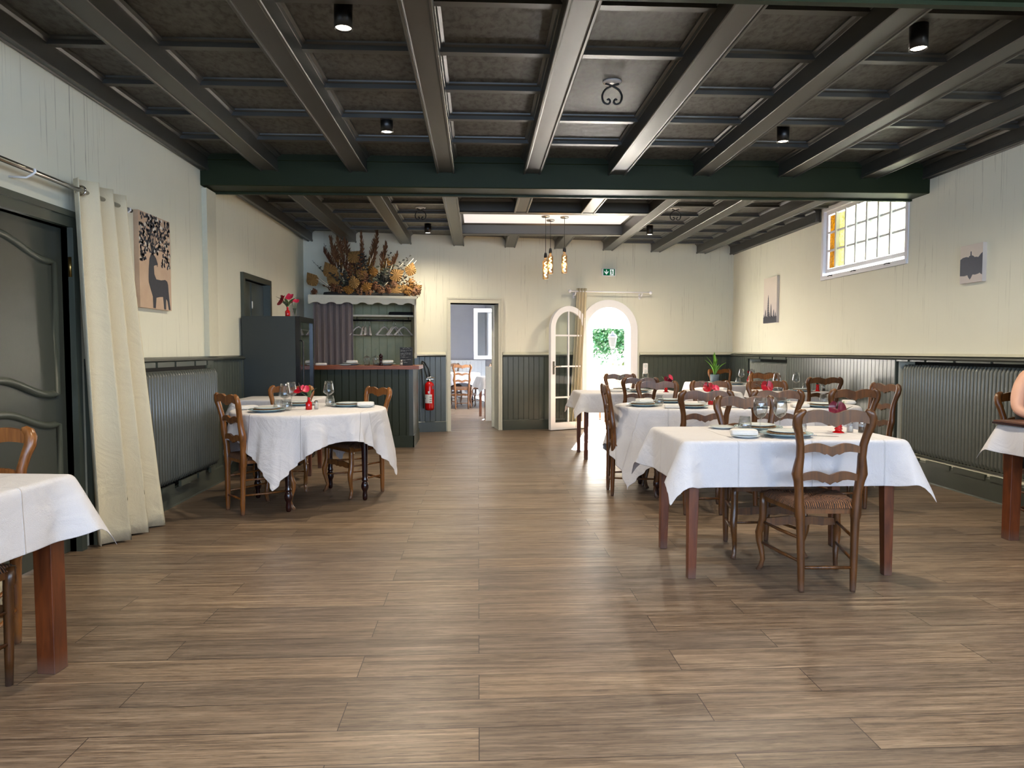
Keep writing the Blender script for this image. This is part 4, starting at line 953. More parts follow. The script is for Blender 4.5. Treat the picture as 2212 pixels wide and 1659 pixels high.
def tablecloth(label, cx, cy, rot, outline, half, crot, z, ear, flare, rip, seed, earw=.10, corner_dirs=None, n=96, group='white tablecloths', maxf=.8):
    """a flat rectangle of cloth laid over the outline; what reaches past the edge hangs, with ears at the corners"""
    O = np.array(outline, float); L = []
    for k in range(len(O)):                       # dense outline
        p, q = O[k], O[(k + 1) % len(O)]; m = max(2, int(np.linalg.norm(q - p) / .004))
        L.append(p + (q - p) * np.linspace(0, 1, m, endpoint=False)[:, None])
    D = np.vstack(L); T = np.roll(D, -3, 0) - np.roll(D, 3, 0); Nn = np.stack([T[:, 1], -T[:, 0]], 1); Nn /= np.linalg.norm(Nn, axis=1)[:, None]
    # smooth normals around corners so ears fan out
    for _ in range(10): Nn = (np.roll(Nn, 1, 0) + np.roll(Nn, -1, 0) + Nn); Nn /= np.linalg.norm(Nn, axis=1)[:, None]
    s = np.concatenate([[0], np.cumsum(np.linalg.norm(np.diff(D, axis=0), axis=1))])
    u = np.linspace(-1, 1, n); a, b = half
    # finer spacing near the rim of the cloth
    U, V = np.meshgrid(u * a, u * b); cr, sr = math.cos(crot), math.sin(crot)
    Px = (U * cr - V * sr).ravel(); Py = (U * sr + V * cr).ravel(); P = np.stack([Px, Py], 1)
    corners = [(x * a * cr - y * b * sr, x * a * sr + y * b * cr) for x in (-1, 1) for y in (-1, 1)]
    cw = np.zeros(len(D)); 
    for c in corners:
        cv = np.array(c); i0 = np.argmin(((D - cv) ** 2).sum(1)); ds = np.abs(s - s[i0]); tot = s[-1]; ds = np.minimum(ds, tot - ds); cw = np.maximum(cw, np.exp(-(ds / earw) ** 2))
    rnd = np.random.RandomState(seed); ph = rnd.rand(6) * 6.28
    idx = np.empty(len(P), int)
    for k in range(0, len(P), 512): idx[k:k+512] = np.argmin(((P[k:k+512, None, :] - D[None]) ** 2).sum(2), 1)
    Q, NQ = D[idx], Nn[idx]; dv = P - Q; d = np.linalg.norm(dv, axis=1); out = (dv * NQ).sum(1) > 0
    sd = s[idx]; w = cw[idx]
    f = flare + ear * w + rip * (1 - .5 * w) * (np.sin(sd * 2 * PI / .38 + ph[0]) + .6 * np.sin(sd * 2 * PI / .27 + ph[1]) + .35 * np.sin(sd * 2 * PI / .16 + ph[2])) * np.clip(d / .18, 0, 1)
    # in a corner the spread follows the direction of the cloth as well
    dirn = np.where(out[:, None], dv / np.maximum(d, 1e-6)[:, None], 0); mixd = NQ * (1 - .85 * w[:, None]) + dirn * .85 * w[:, None]; mixd /= np.maximum(np.linalg.norm(mixd, axis=1), 1e-6)[:, None]
    f = np.clip(f, .02, maxf); rr = .010
    hang = np.maximum(d - rr * .55, 0); off = np.where(d < rr * 1.55, rr * np.sin(np.clip(d / (rr * 1.55), 0, 1) * PI / 2), rr + hang * f)
    drop = np.where(d < rr * 1.55, rr * (1 - np.cos(np.clip(d / (rr * 1.55), 0, 1) * PI / 2)), rr + (d - rr * 1.55) * np.sqrt(1 - f * f))
    X = np.where(out, Q[:, 0] + mixd[:, 0] * off, P[:, 0]); Y = np.where(out, Q[:, 1] + mixd[:, 1] * off, P[:, 1]); Zv = np.where(out, -drop, .0006 * np.sin(P[:, 0] * 23 + ph[3]) * np.sin(P[:, 1] * 19 + ph[4]))
    mb = MB(); mb.add(list(zip(X.tolist(), Y.tolist(), Zv.tolist())), [(j*n+i, j*n+i+1, (j+1)*n+i+1, (j+1)*n+i) for j in range(n-1) for i in range(n-1)], True)
    o = mb.build('tablecloth', M['cloth'], loc=(cx, cy, z), rot=rot); md = o.modifiers.new('thickness', 'SOLIDIFY'); md.thickness = .0014; md.offset = 1
    sb = o.modifiers.new('smooth', 'SUBSURF'); sb.levels = 1; sb.render_levels = 1
    tag(o, label, 'tablecloth', group); return o
ZT = .7575
# nearest right-hand table
square_table('a', 'square-legged wooden table under the nearest right-hand cloth', 1.105, 2.305, 3.635, 4.315, .060, .044)
tablecloth('white cloth with hanging corners on the nearest right-hand table', 1.705, 3.975, 0, rrect(.607, .347), (.855, .60), 0, ZT, .40, .022, .014, 3, .060)
# long oval table
turned_table('long oval mahogany table in the middle of the right side', 2.28, 6.04, oval(1.06, .47), [(-.78, -.30), (.76, -.30), (-.78, .30), (.76, .30)])
tablecloth('long white cloth over the oval table behind the nearest right-hand one', 2.28, 6.04, 0, oval(1.067, .478), (1.42, .80), 0, ZT, .16, .075, .12, 8, .16)
# round table
circ = [(.605 * math.cos(2 * PI * k / 72), .605 * math.sin(2 * PI * k / 72)) for k in range(72)]
turned_table('round mahogany table left of the aisle', -1.395, 5.82, circ, [(.46 * math.cos(R(a)), .46 * math.sin(R(a))) for a in (-98, -8, 82, 172)])
tablecloth('white square cloth draped over the round table', -1.395, 5.82, 0, [(x * 1.012, y * 1.012) for x, y in circ], (.83, .83), R(37), ZT, .13, .085, .15, 5, .15, n=120, maxf=.20)
# table between the round table and the fridge
square_table('b', 'wooden table between the round table and the fridge', -2.38, -1.62, 6.86, 7.42, .05, .04)
tablecloth('white cloth on the table in front of the dark fridge', -2.0, 7.14, 0, rrect(.387, .287), (.60, .50), 0, ZT, .40, .025, .014, 6, .06, n=70)
# left-edge table
square_table('c', 'thick-legged wooden table cut by the left picture edge', -2.19, -1.63, 2.10, 2.80, .074, .072, R(-6), inset=.016)
tablecloth('white cloth on the table cut by the left picture edge', -1.91, 2.45, R(-6), rrect(.287, .357), (.53, .60), 0, ZT, .40, .025, .014, 7, .06, n=70)
# right-edge table
square_table('d', 'thick-legged wooden table cut by the right picture edge', 3.44, 4.14, 3.78, 4.40, .074, .070, inset=.016)
tablecloth('white cloth on the table cut by the right picture edge', 3.79, 4.09, 0, rrect(.357, .317), (.55, .51), 0, ZT, .40, .025, .014, 9, .06, n=70)
# back tables
square_table('e', 'wooden table standing before the arched door', 1.17, 2.32, 7.75, 8.43, .05, .04)
tablecloth('white cloth on the table before the arched door', 1.745, 8.09, 0, rrect(.582, .347), (.80, .57), 0, ZT, .40, .025, .014, 10, .06, n=80)
square_table('f', 'small wooden table behind the middle of the oval table', 2.56, 3.02, 7.86, 8.5, .05, .04)
tablecloth('white cloth on the small table behind the middle of the oval table', 2.79, 8.18, 0, rrect(.237, .327), (.45, .54), 0, ZT, .40, .025, .014, 11, .06, n=70)
square_table('g', 'wooden table along the right wall behind the oval table', 3.32, 4.10, 7.80, 8.42, .05, .04)
tablecloth('white cloth on the table along the right wall', 3.71, 8.11, 0, rrect(.397, .317), (.50, .44), 0, ZT, .2, .04, .012, 12, .085, n=70)
square_table('h', 'corner table at the back right carrying the green plant', 3.30, 4.02, 9.46, 10.66, .05, .04, THETA)
tablecloth('white cloth on the corner table with the green plant', 3.66, 10.06, THETA, rrect(.367, .607), (.52, .76), 0, ZT, .25, .05, .014, 13, .06, n=80)

# ------------------------------------------------------------------ tableware
PROTO = {}
def put(kind, maker, x, y, z, rot, label, cat, group=None):
    if kind not in PROTO:
        t = thing(maker[0], label, cat, (x, y, z), rot, group); maker[1](t); PROTO[kind] = t; return t
    return clone(PROTO[kind], (x, y, z), rot, label, group)
def lathe_part(name, prof, mat, seg=24):
    def f(t): m = MB(); m.lathe(prof, seg); m.build(name, M[mat], t)
    return f
def wine_glass(prof_bowl):
    def f(t):
        m = MB(); m.lathe([(.0, .001), (.034, .001), (.034, .003), (.010, .006), (.0045, .012), (.0038, .05), (.0042, .085)], 20); m.build('stem', M['glass'], t)
        m = MB(); m.lathe(prof_bowl, 24); m.build('bowl', M['glass'], t)
    return f
ANG = [(.0042, .085), (.012, .092), (.030, .103), (.046, .118), (.047, .124), (.043, .145), (.036, .185), (.032, .215), (.0312, .215), (.035, .184), (.042, .145), (.0455, .124), (.029, .106), (.0, .094)]
RND = [(.0042, .085), (.014, .090), (.030, .104), (.039, .125), (.0405, .145), (.038, .175), (.034, .205), (.033, .205), (.037, .175), (.0392, .145), (.0375, .126), (.028, .107), (.0, .094)]
K_ANG = ('wine_glass', wine_glass(ANG)); K_RND = ('wine_glass', wine_glass(RND))
K_TUM = ('water_tumbler', lathe_part('tumbler_glass', [(.0, .004), (.026, .002), (.034, .012), (.040, .030), (.038, .045), (.030, .092), (.0292, .092), (.037, .045), (.0388, .030), (.032, .014), (.0, .010)], 'glass'))
def f_charger(t):
    m = MB(); m.lathe([(.0, .002), (.085, .002), (.090, .006), (.125, .015), (.142, .019), (.142, .022), (.122, .019), (.090, .010), (.0, .008)], 40); m.build('charger_plate', M['blue_plate'], t)
    m = MB(); m.lathe([(.0, .013), (.102, .020), (.104, .023), (.100, .025), (.0, .022)], 32); m.build('woven_mat', M['woven'], t)
    m = MB(); m.lathe([(.0, .023), (.060, .0235), (.085, .029), (.098, .033), (.098, .035), (.084, .032), (.058, .027), (.0, .027)], 32); m.build('top_plate', M['porcelain'], t)
K_PLATE = ('place_setting_plate', f_charger)
K_BREAD = ('bread_plate', lathe_part('plate', [(.0, .002), (.050, .002), (.055, .005), (.078, .012), (.078, .0145), (.056, .009), (.0, .007)], 'porcelain', 32))
def f_napkin(t):
    m = MB(); m.rbox(-.072, .072, -.042, .042, 0, .034, .35, 32, 14); m.build('folded_cloth', M['napkin'], t)
    m = MB(); m.rbox(-.068, .070, -.046, -.008, .004, .022, .3, 24, 10); m.build('rolled_edge', M['napkin'], t)
K_NAP = ('napkin', f_napkin)
def f_knife(t):
    m = MB(); m.rbox(-.10, .0, -.006, .006, 0, .006, .5, 16, 8); m.build('handle', M['steel'], t)
    m = MB(); m.prism([(0, -.006), (.085, -.009), (.11, .002), (.10, .006), (0, .005)], .001, .003, 'z'); m.build('blade', M['steel'], t)
K_KNIFE = ('table_knife', f_knife)
def f_fork(t):
    m = MB(); m.rbox(-.10, .02, -.005, .005, .001, .006, .5, 16, 8); m.build('handle', M['steel'], t)
    m = MB(); m.prism([(.02, -.004), (.045, -.011), (.06, -.012), (.06, .012), (.045, .011), (.02, .004)], .002, .0045, 'z')
    for y in (-.0095, -.0032, .0032, .0095): m.box(.06, .10, y - .0018, y + .0018, .002, .0045)
    m.build('tines', M['steel'], t)
K_FORK = ('table_fork', f_fork)
def shaker(fill):
    def f(t):
        m = MB(); m.lathe([(.0, .002), (.017, .0), (.0185, .003), (.0175, .05), (.0155, .055)], 18); gb_ = m.build('glass_body', M['glass'], t)
        m = MB(); m.lathe([(.0, .004), (.0165, .004), (.0160, .036), (.0, .037)], 16); m.build('contents', M[fill], gb_)
        m = MB(); m.lathe([(.0165, .053), (.017, .056), (.016, .068), (.008, .074), (.0, .075)], 18); m.build('cap', M['steel'], t)
    return f
K_SALT, K_PEP = ('salt_shaker', shaker('salt')), ('pepper_shaker', shaker('pepper'))
def leafblade(mb, base, tip, w, curl=.15, n=8, nrm=Vector((0, 0, 1))):
    b, t = Vector(base), Vector(tip); d = t - b; side = d.cross(nrm)
    if side.length < 1e-5: side = Vector((1, 0, 0))
    side.normalize(); up = side.cross(d).normalized(); L = d.length
    def f(u, v):
        s = u; wd = w * math.sin(PI * min(1, .06 + .94 * s)) ** .8; q = 2 * v - 1
        return b + d * s + side * (q * wd) + up * (curl * L * math.sin(PI * s) + abs(q) * wd * .35)
    mb.grid(lambda u, v: tuple(f(u, v)), n, 4); return mb
def spathe(mb, c, axis, r, fold=.35):
    """heart-shaped anthurium bract facing axis"""
    a = Vector(axis).normalized(); s = a.cross(Vector((0, 0, 1)))
    if s.length < .1: s = Vector((1, 0, 0))
    s.normalize(); u = s.cross(a)
    def f(p, q):
        th = 2 * PI * p; rr = r * q * (1.0 + .18 * math.cos(th) - .28 * math.exp(-((abs(th - PI)) / .45) ** 2))
        x, y = rr * math.sin(th) * .82, rr * math.cos(th); w = fold * (x * x + y * y) / r + .10 * r * math.sin(3 * th) * q * q
        return tuple(Vector(c) + s * x - u * y + a * w)
    mb.grid(f, 24, 6); return mb
def flower_vase(vase, flower, axis, tilt, nleaf, seed, big=1.0, second=None):
    def f(t):
        rnd = random.Random(seed)
        if vase == 'bottle': pr = [(.0, .0), (.024, .0), (.026, .006), (.026, .052), (.022, .062), (.011, .070), (.0105, .098), (.013, .102), (.010, .102), (.009, .072), (.0, .066)]
        elif vase == 'ring': pr = [(.0, .0), (.032, .0), (.033, .004), (.020, .010), (.017, .016), (.022, .021), (.022, .025), (.017, .029), (.021, .034), (.021, .038), (.016, .042), (.020, .047), (.020, .051), (.015, .055), (.017, .064), (.024, .080), (.022, .081), (.013, .060), (.0, .05)]
        m = MB(); m.lathe(pr, 22); m.build('vase', M['red_glass'], t)
        h = .10 if vase == 'bottle' else .08; ax = Vector(axis).normalized(); c = Vector((ax.x * .03 + tilt[0], ax.y * .03 + tilt[1], h + .055 * big))
        m = MB(); m.tube([(0, 0, h * .5), (0, 0, h), tuple(c - Vector((0, 0, .02))), tuple(c)], .0028, 6); st_ = m.build('stem', M['leaf'], t)
        m = MB(); spathe(m, c, axis, .045 * big); m.build('petal', M[flower], st_)
        m = MB(); m.tube([tuple(c), tuple(c + ax * .02 + Vector((0, 0, .012))), tuple(c + ax * .032 + Vector((0, 0, .034)))], [.0045, .004, .002], 8); m.build('spadix', M['pepper'], st_)
        if second:
            c2 = c + Vector(second); m = MB(); m.tube([(0, 0, h), tuple(c2)], .0025, 6); m.build('stem', M['leaf'], t); m = MB(); spathe(m, c2, (ax.x + .6, ax.y, .5), .036 * big); m.build('petal', M['flower_pink'], t)
        for k in range(nleaf):
            a = rnd.uniform(0, 2 * PI); l = rnd.uniform(.06, .11) * big; m = MB()
            leafblade(m, (0, 0, h * .9), (math.cos(a) * l, math.sin(a) * l * .7, h + rnd.uniform(.02, .09) * big), .012 * big, .12); m.build('leaf', M['leaf' if k % 3 else 'leaf_dark'], t)
    return ('flower_vase', f)
G = lambda s: s
TZ = .7592
def P(kind, K, x, y, label, cat, rot=0.0, z=TZ, group=None): return put(kind, K, x, y, z, rot, label, cat, group)
n1 = 'nearest right-hand table'
gp, gw, gt, gn, gb = 'set plates on the tables', 'stemmed wine glasses on the tables', 'water tumblers on the tables', 'folded white napkins on the tables', 'small bread plates on the tables'
# nearest right-hand table
P('plate', K_PLATE, 1.725, 3.80, 'set plate with woven mat nearest the camera on the ' + n1, 'plate', group=gp)
P('plate', K_PLATE, 1.700, 4.13, 'set plate at the far side of the ' + n1 + ', behind the wine glasses', 'plate', group=gp)
P('bread', K_BREAD, 1.475, 3.76, 'bread plate under the rolled napkin on the ' + n1, 'plate', group=gb)
P('nap', K_NAP, 1.470, 3.765, 'rolled white napkin on a bread plate on the ' + n1, 'napkin', R(-12), TZ + .012, gn)
P('fork', K_FORK, 1.560, 3.79, 'fork between napkin and plate on the ' + n1, 'fork', R(-60))
P('knife', K_KNIFE, 1.905, 3.80, 'knife right of the near plate on the ' + n1, 'knife', R(-28))
P('wr', K_RND, 1.640, 3.955, 'left one of two round-bowled wine glasses on the ' + n1, 'glass', group=gw)
P('wr', K_RND, 1.770, 3.985, 'right one of two round-bowled wine glasses on the ' + n1, 'glass', group=gw)
P('tum', K_TUM, 1.575, 4.02, 'tumbler left of the two wine glasses on the ' + n1, 'glass', group=gt)
P('tum', K_TUM, 1.865, 3.935, 'tumbler right of the two wine glasses on the ' + n1 + ', behind the chair', 'glass', group=gt)
P('bread', K_BREAD, 1.500, 4.20, 'dark-edged bread plate at the far left of the ' + n1, 'plate', group=gb)
P('fv1', flower_vase('ring', 'flower_dark', (-.25, -.9, .3), (-.03, -.02), 7, 3, 1.25), 2.105, 3.95, 'red ringed vase with one burgundy anthurium on the ' + n1, 'flower vase')
P('salt', K_SALT, 2.185, 3.97, 'glass salt shaker beside the burgundy flower on the ' + n1, 'salt shaker')
P('pep', K_PEP, 2.235, 3.935, 'glass pepper shaker beside the burgundy flower on the ' + n1, 'pepper shaker')
# oval table
on = 'oval table'
for x, y, lb in ((1.42, 5.93, 'at the left end of the ' + on), (1.79, 5.74, 'in front of the left near chair of the ' + on), (2.30, 5.73, 'in front of the middle near chair of the ' + on), (2.92, 5.76, 'in front of the right near chair of the ' + on), (1.76, 6.32, 'at the far left of the ' + on), (2.75, 6.32, 'at the far right of the ' + on)):
    P('plate', K_PLATE, x, y, 'set plate ' + lb, 'plate', group=gp)
for x, y, r, z, lb in ((1.44, 5.96, 20, .03, 'white napkin lying on the left end plate of the ' + on), (1.62, 5.70, -15, 0, 'white napkin left of the left near chair of the ' + on), (2.13, 5.74, 10, 0, 'white napkin left of the middle near chair of the ' + on), (2.72, 5.74, -6, 0, 'white napkin left of the right near chair of the ' + on), (2.55, 6.30, 4, 0, 'white napkin left of the far right plate of the ' + on), (3.34, 6.10, 80, 0, 'white napkin at the right end of the ' + on)):
    P('nap', K_NAP, x, y, lb, 'napkin', R(r), TZ + z, gn)
P('tum', K_TUM, 1.575, 5.97, 'tumbler right of the left end plate of the ' + on, 'glass', group=gt)
P('tum', K_TUM, 1.96, 5.98, 'tumbler behind the left near chair of the ' + on, 'glass', group=gt)
P('tum', K_TUM, 3.07, 6.02, 'tumbler behind the right near chair of the ' + on, 'glass', group=gt)
P('fv2', flower_vase('bottle', 'flower', (-.5, -.8, .4), (-.02, 0), 4, 11, 1.15, (.06, 0, -.012)), 2.06, 6.05, 'red vase with two red blooms on the left half of the ' + on, 'flower vase')
P('fv3', flower_vase('bottle', 'flower', (-.1, -1, .15), (-.02, -.02), 5, 12, 1.35), 2.55, 6.02, 'red vase with a round red anthurium on the right half of the ' + on, 'flower vase')
# round table
rn = 'round table'
P('plate', K_PLATE, -1.66, 5.53, 'pale blue set plate at the near left of the ' + rn, 'plate', group=gp)
P('plate', K_PLATE, -1.56, 6.16, 'pale blue set plate at the back of the ' + rn, 'plate', group=gp)
P('plate', K_PLATE, -1.12, 6.02, 'pale blue set plate at the right of the ' + rn, 'plate', group=gp)
P('nap', K_NAP, -1.87, 5.74, 'white napkin at the left edge of the ' + rn, 'napkin', R(30), TZ, gn)
P('nap', K_NAP, -.955, 5.93, 'white napkin at the right edge of the ' + rn, 'napkin', R(8), TZ + .012, gn)
P('bread', K_BREAD, -.955, 5.93, 'bread plate under the right napkin of the ' + rn, 'plate', group=gb)
P('wa', K_ANG, -1.555, 5.66, 'front wine glass with flared bowl at the left of the ' + rn, 'glass', group=gw)
P('wa', K_ANG, -1.575, 5.93, 'second wine glass behind the front one on the ' + rn, 'glass', group=gw)
P('wa', K_ANG, -1.30, 6.10, 'wine glass with flared bowl at the right of the ' + rn, 'glass', group=gw)
P('tum', K_TUM, -1.585, 5.585, 'left tumbler in front of the wine glasses on the ' + rn, 'glass', group=gt)
P('tum', K_TUM, -1.525, 5.61, 'right tumbler in front of the wine glasses on the ' + rn, 'glass', group=gt)
P('tum', K_TUM, -1.275, 6.03, 'tumbler before the right wine glass on the ' + rn, 'glass', group=gt)
P('fv4', flower_vase('bottle', 'flower', (-.3, -.6, .7), (-.05, 0), 4, 21, 1.15, (.03, .01, .01)), -1.375, 5.70, 'red bottle vase with a bright red bloom on the ' + rn, 'flower vase')
P('salt', K_SALT, -1.325, 5.74, 'salt shaker beside the red bottle vase on the ' + rn, 'salt shaker')
# left-edge and right-edge tables
P('bread', K_BREAD, -1.90, 2.64, 'plate under the folded napkin on the table at the left picture edge', 'plate', group=gb)
P('nap', K_NAP, -1.89, 2.64, 'folded white napkin on the table at the left picture edge', 'napkin', R(-8), TZ + .012, gn)
tr = thing('menu_folder', 'dark brown menu folders stacked on the table at the right picture edge', 'menu', (3.62, 4.27, TZ), R(3))
m = MB(); m.box(-.22, .22, -.155, .155, 0, .012); m.build('lower_folder', M['mahogany'], tr); m = MB(); m.box(-.215, .22, -.15, .15, .014, .024); m.build('upper_folder', M['table_leg'], tr)
# table before the arched door
an = 'table before the arched door'
P('plate', K_PLATE, 1.86, 7.93, 'set plate at the near side of the ' + an, 'plate', group=gp)
P('plate', K_PLATE, 1.72, 8.28, 'set plate at the far side of the ' + an, 'plate', group=gp)
P('nap', K_NAP, 1.60, 8.0, 'folded napkin on the left half of the ' + an, 'napkin', R(5), TZ, gn)
P('wa', K_ANG, 1.68, 8.10, 'wine glass on the left half of the ' + an, 'glass', group=gw)
P('tum', K_TUM, 1.73, 8.02, 'tumbler on the left half of the ' + an, 'glass', group=gt)
P('wa', K_ANG, 1.98, 8.13, 'wine glass on the right half of the ' + an, 'glass', group=gw)
P('fv5', flower_vase('ring', 'flower_dark', (.2, -.8, .6), (0, 0), 9, 31, 1.2, (.03, 0, .03)), 2.17, 7.93, 'red ringed vase with dark leaves and pink blooms on the ' + an, 'flower vase')
# table along the right wall, corner table
wn = 'table along the right wall'
P('plate', K_PLATE, 3.80, 7.98, 'set plate at the near side of the ' + wn, 'plate', group=gp)
P('plate', K_PLATE, 3.60, 8.26, 'set plate at the far side of the ' + wn, 'plate', group=gp)
for x, y, lb in ((3.56, 8.12, 'left'), (3.81, 8.15, 'right')): P('wa', K_ANG, x, y, lb + ' wine glass with flared bowl on the ' + wn, 'glass', group=gw)
for x, y, lb in ((3.57, 8.03, 'left'), (3.89, 8.07, 'right')): P('tum', K_TUM, x, y, lb + ' tumbler on the ' + wn, 'glass', group=gt)
P('fv6', flower_vase('ring', 'flower_dark', (.2, -.8, .6), (0, 0), 5, 41, .9), 3.99, 7.98, 'red ringed vase with a few dark sprigs on the ' + wn, 'flower vase')
P('pep', K_PEP, 4.06, 7.98, 'pepper shaker beside the red vase on the ' + wn, 'pepper shaker')
P('plate', K_PLATE, 3.62, 9.62, 'set plate on the near end of the corner table', 'plate', group=gp)
P('wa', K_ANG, 3.80, 9.86, 'left wine glass on the corner table', 'glass', group=gw); P('wa', K_ANG, 3.93, 9.80, 'right wine glass on the corner table', 'glass', group=gw)
P('tum', K_TUM, 3.71, 9.75, 'left tumbler on the corner table', 'glass', group=gt); P('tum', K_TUM, 3.86, 9.66, 'right tumbler on the corner table', 'glass', group=gt)
P('fv7', flower_vase('bottle', 'flower', (.1, -.7, .7), (0, 0), 3, 51, 1.0), 3.97, 10.02, 'red vase with a pink bloom on the corner table', 'flower vase')
# potted plant
pp = thing('potted_plant', 'bright green strap-leaved plant in a slate-blue pot on the corner table', 'plant', (3.60, 10.42, TZ))
m = MB(); m.lathe([(.0, 0), (.058, 0), (.064, .006), (.068, .115), (.062, .115), (.060, .10), (.0, .10)], 28); pot_ = m.build('pot', M['pot'], pp)
m = MB(); m.lathe([(.0, .098), (.061, .098)], 20); m.build('soil', M['niche'], pot_)
rnd = random.Random(4)
for a, l, h, w in ((PI, .16, .24, .022), (2.7, .14, .30, .022), (.15, .20, .20, .02), (.5, .1, .17, .02), (1.4, .06, .36, .026), (-1.2, .07, .26, .024), (-.4, .06, .22, .02), (3.6, .06, .18, .02), (2.0, .05, .32, .024), (-2.2, .06, .20, .022)):
    m = MB(); leafblade(m, (math.cos(a) * .012, math.sin(a) * .012, .095), (math.cos(a) * l, math.sin(a) * l, .10 + h), w, .12, 12); m.build('leaf', M['leaf_bright'], pp)

# things on the bar and the fridge
CZ = 1.0455
P('bread', K_BREAD, -1.72, 9.05, 'small plate with cutlery at the left of the bar top', 'plate', 0, CZ)
P('plate', K_PLATE, -1.68, 9.25, 'stack-like set plate on the bar top before the grey curtain', 'plate', 0, CZ)
P('nap', K_NAP, -2.02, 9.05, 'white folded cloth on the bar top beside the fridge', 'napkin', R(10), CZ)
P('nap', K_NAP, -1.66, 9.24, 'white napkin lying on the plate on the bar top', 'napkin', R(0), CZ + .03)
P('plate', K_PLATE, -1.22, 9.15, 'set plate on the bar top behind the pepper mill', 'plate', 0, CZ)
P('nap', K_NAP, -1.18, 9.14, 'white napkin on the plate behind the pepper mill', 'napkin', R(5), CZ + .033)
for k, (x, y, lb) in enumerate(((-1.43, 9.02, 'left one of two wine glasses stood upside down on the bar'), (-1.33, 9.10, 'right one of two wine glasses stood upside down on the bar'))):
    t = P('wa', K_ANG, x, y, lb, 'glass', 0, CZ + .216); t.rotation_euler = (PI, 0, 0)
pm = thing('pepper_mill', 'dark red-brown turned pepper mill on the bar top', 'pepper mill', (-1.245, 8.97, CZ))
m = MB(); m.lathe([(.0, 0), (.026, 0), (.027, .012), (.020, .03), (.017, .055), (.021, .085), (.024, .098), (.020, .102), (.0, .102)], 20); m.build('body', M['mahogany'], pm)
m = MB(); m.lathe([(.0, .102), (.020, .102), (.026, .115), (.026, .13), (.018, .143), (.008, .147), (.0, .148)], 20); pmh = m.build('head', M['mahogany'], pm); m = MB(); m.blob((0, 0, .154), (.008, .008, .008), 10, 6); m.build('knob', M['steel'], pmh)
P('salt', K_SALT, -.985, 8.96, 'salt shaker left of the small slate menu on the bar', 'salt shaker', 0, CZ)
sb = thing('slate_menu', 'small black slate with chalk writing standing at the right of the bar', 'menu board', (-.935, 9.10, CZ), R(2))
m = MB(); m.box(-.082, .082, 0, .012, 0, .235); sbs = m.build('slate', M['board'], sb)
m = MB(); rnd = random.Random(2)
def scribble(x0, x1, z, h):
    x = x0; pts = []
    while x < x1:
        pts.append((x, z + rnd.uniform(-h, h))); x += rnd.uniform(.0025, .006)
        if rnd.random() < .14 and len(pts) > 2: stroke(m, pts, .0016, -.0012, .0002); pts = []; x += .005
    if len(pts) > 1: stroke(m, pts, .0016, -.0012, .0002)
scribble(-.045, .045, .222, .006)
for z, b in ((.198, .07), (.183, .01), (.158, .07), (.143, .07), (.126, -.01), (.106, .035), (.076, .06), (.060, -.01), (.038, .02)): scribble(-.074, b, z, .004)
m.build('chalk_writing', M['chalk'], sbs)
FZ = 1.6055
P('fv8', flower_vase('bottle', 'flower', (-.7, -.6, .3), (-.02, 0), 6, 61, 1.5, (.07, .02, .03)), -2.05, 7.62, 'red vase with pink and red flowers on top of the dark fridge', 'flower vase', 0, FZ)
cv = thing('glass_vase', 'small clear glass vase with green stems beside the red one on the fridge', 'vase', (-1.985, 7.66, FZ))
m = MB(); m.lathe([(.0, 0), (.022, .0), (.024, .01), (.018, .03), (.023, .05), (.017, .07), (.022, .09), (.021, .09), (.0, .01)], 18); m.build('vase', M['glass'], cv)
m = MB()
for k in range(3): m.tube([(0, 0, .01), (.01 * (k - 1), 0, .09), (.03 * (k - 1), .01, .17)], .0025, 6)
m.build('stems', M['leaf'], cv)
for dx, dz in ((.015, .17), (-.03, .16)):
    m = MB(); spathe(m, (dx, 0, dz), (dx * 10, -.6, .6), .04); m.build('petal', M['flower_pink'], cv)

# ------------------------------------------------------------------ dried flower arrangement on the cloakroom
df = thing('dried_flower_arrangement', 'big fan of brown and gold dried flowers on top of the cloakroom', 'dried flowers', FW(-1.68, -.42, NZ + .005), THETA)
def dmat(n, c, var=.45): M[n] = simple(n, c, .8, var=var, scale=45, bstr=.3)
dmat('pampas', (.47, .31, .18)); dmat('palm', (.52, .39, .20)); dmat('gold', (.50, .34, .10)); dmat('rust', (.38, .22, .10)); dmat('bleached', (.86, .82, .74), .15); dmat('hydrangea', (.42, .28, .17)); dmat('dusky', (.13, .125, .10)); dmat('grey_green', (.24, .26, .20))
m = MB(); m.rbox(-.60, .60, -.11, .11, 0, .07, .3); m.build('holder', M['niche'], df)
rnd = random.Random(12)
def fan(x, z): # local target -> start on the holder
    return Vector((x * .45, rnd.uniform(-.06, .06), .05))
def plume(x, z, w, mt='pampas'):
    b = fan(x, z); tip = Vector((x, rnd.uniform(-.05, .03), z)); d = (tip - b); m = MB(); m.tube([tuple(b), tuple(b + d * .5), tuple(tip)], .003, 5)
    for k in range(150):
        s = rnd.uniform(.50, 1.0); p = b + d * s; a = rnd.uniform(0, 2 * PI); ww = w * math.sin(PI * min(1, (s - .46) / .56)) ** .6 * rnd.uniform(.5, 1.1)
        o = Vector((math.cos(a) * ww, math.sin(a) * ww * .6, .05 + .03 * rnd.random())) ; q = p + o * 1.0; sd = Vector((-o.y, o.x, 0)).normalized() * .009
        m.add([tuple(p - sd), tuple(p + sd), tuple(q + Vector((0, 0, .02))), tuple(q - sd * .6)], [(0, 1, 2, 3)], False)
    m.build('pampas_plume', M[mt], df)
for x, z, w in ((-.50, .80, .055), (-.40, .82, .06), (-.47, .62, .07), (-.30, .78, .06), (-.07, .86, .035), (.155, .94, .045), (.11, .76, .06), (.28, .74, .05), (.44, .60, .045), (-.08, .60, .06)): plume(x, z, w)
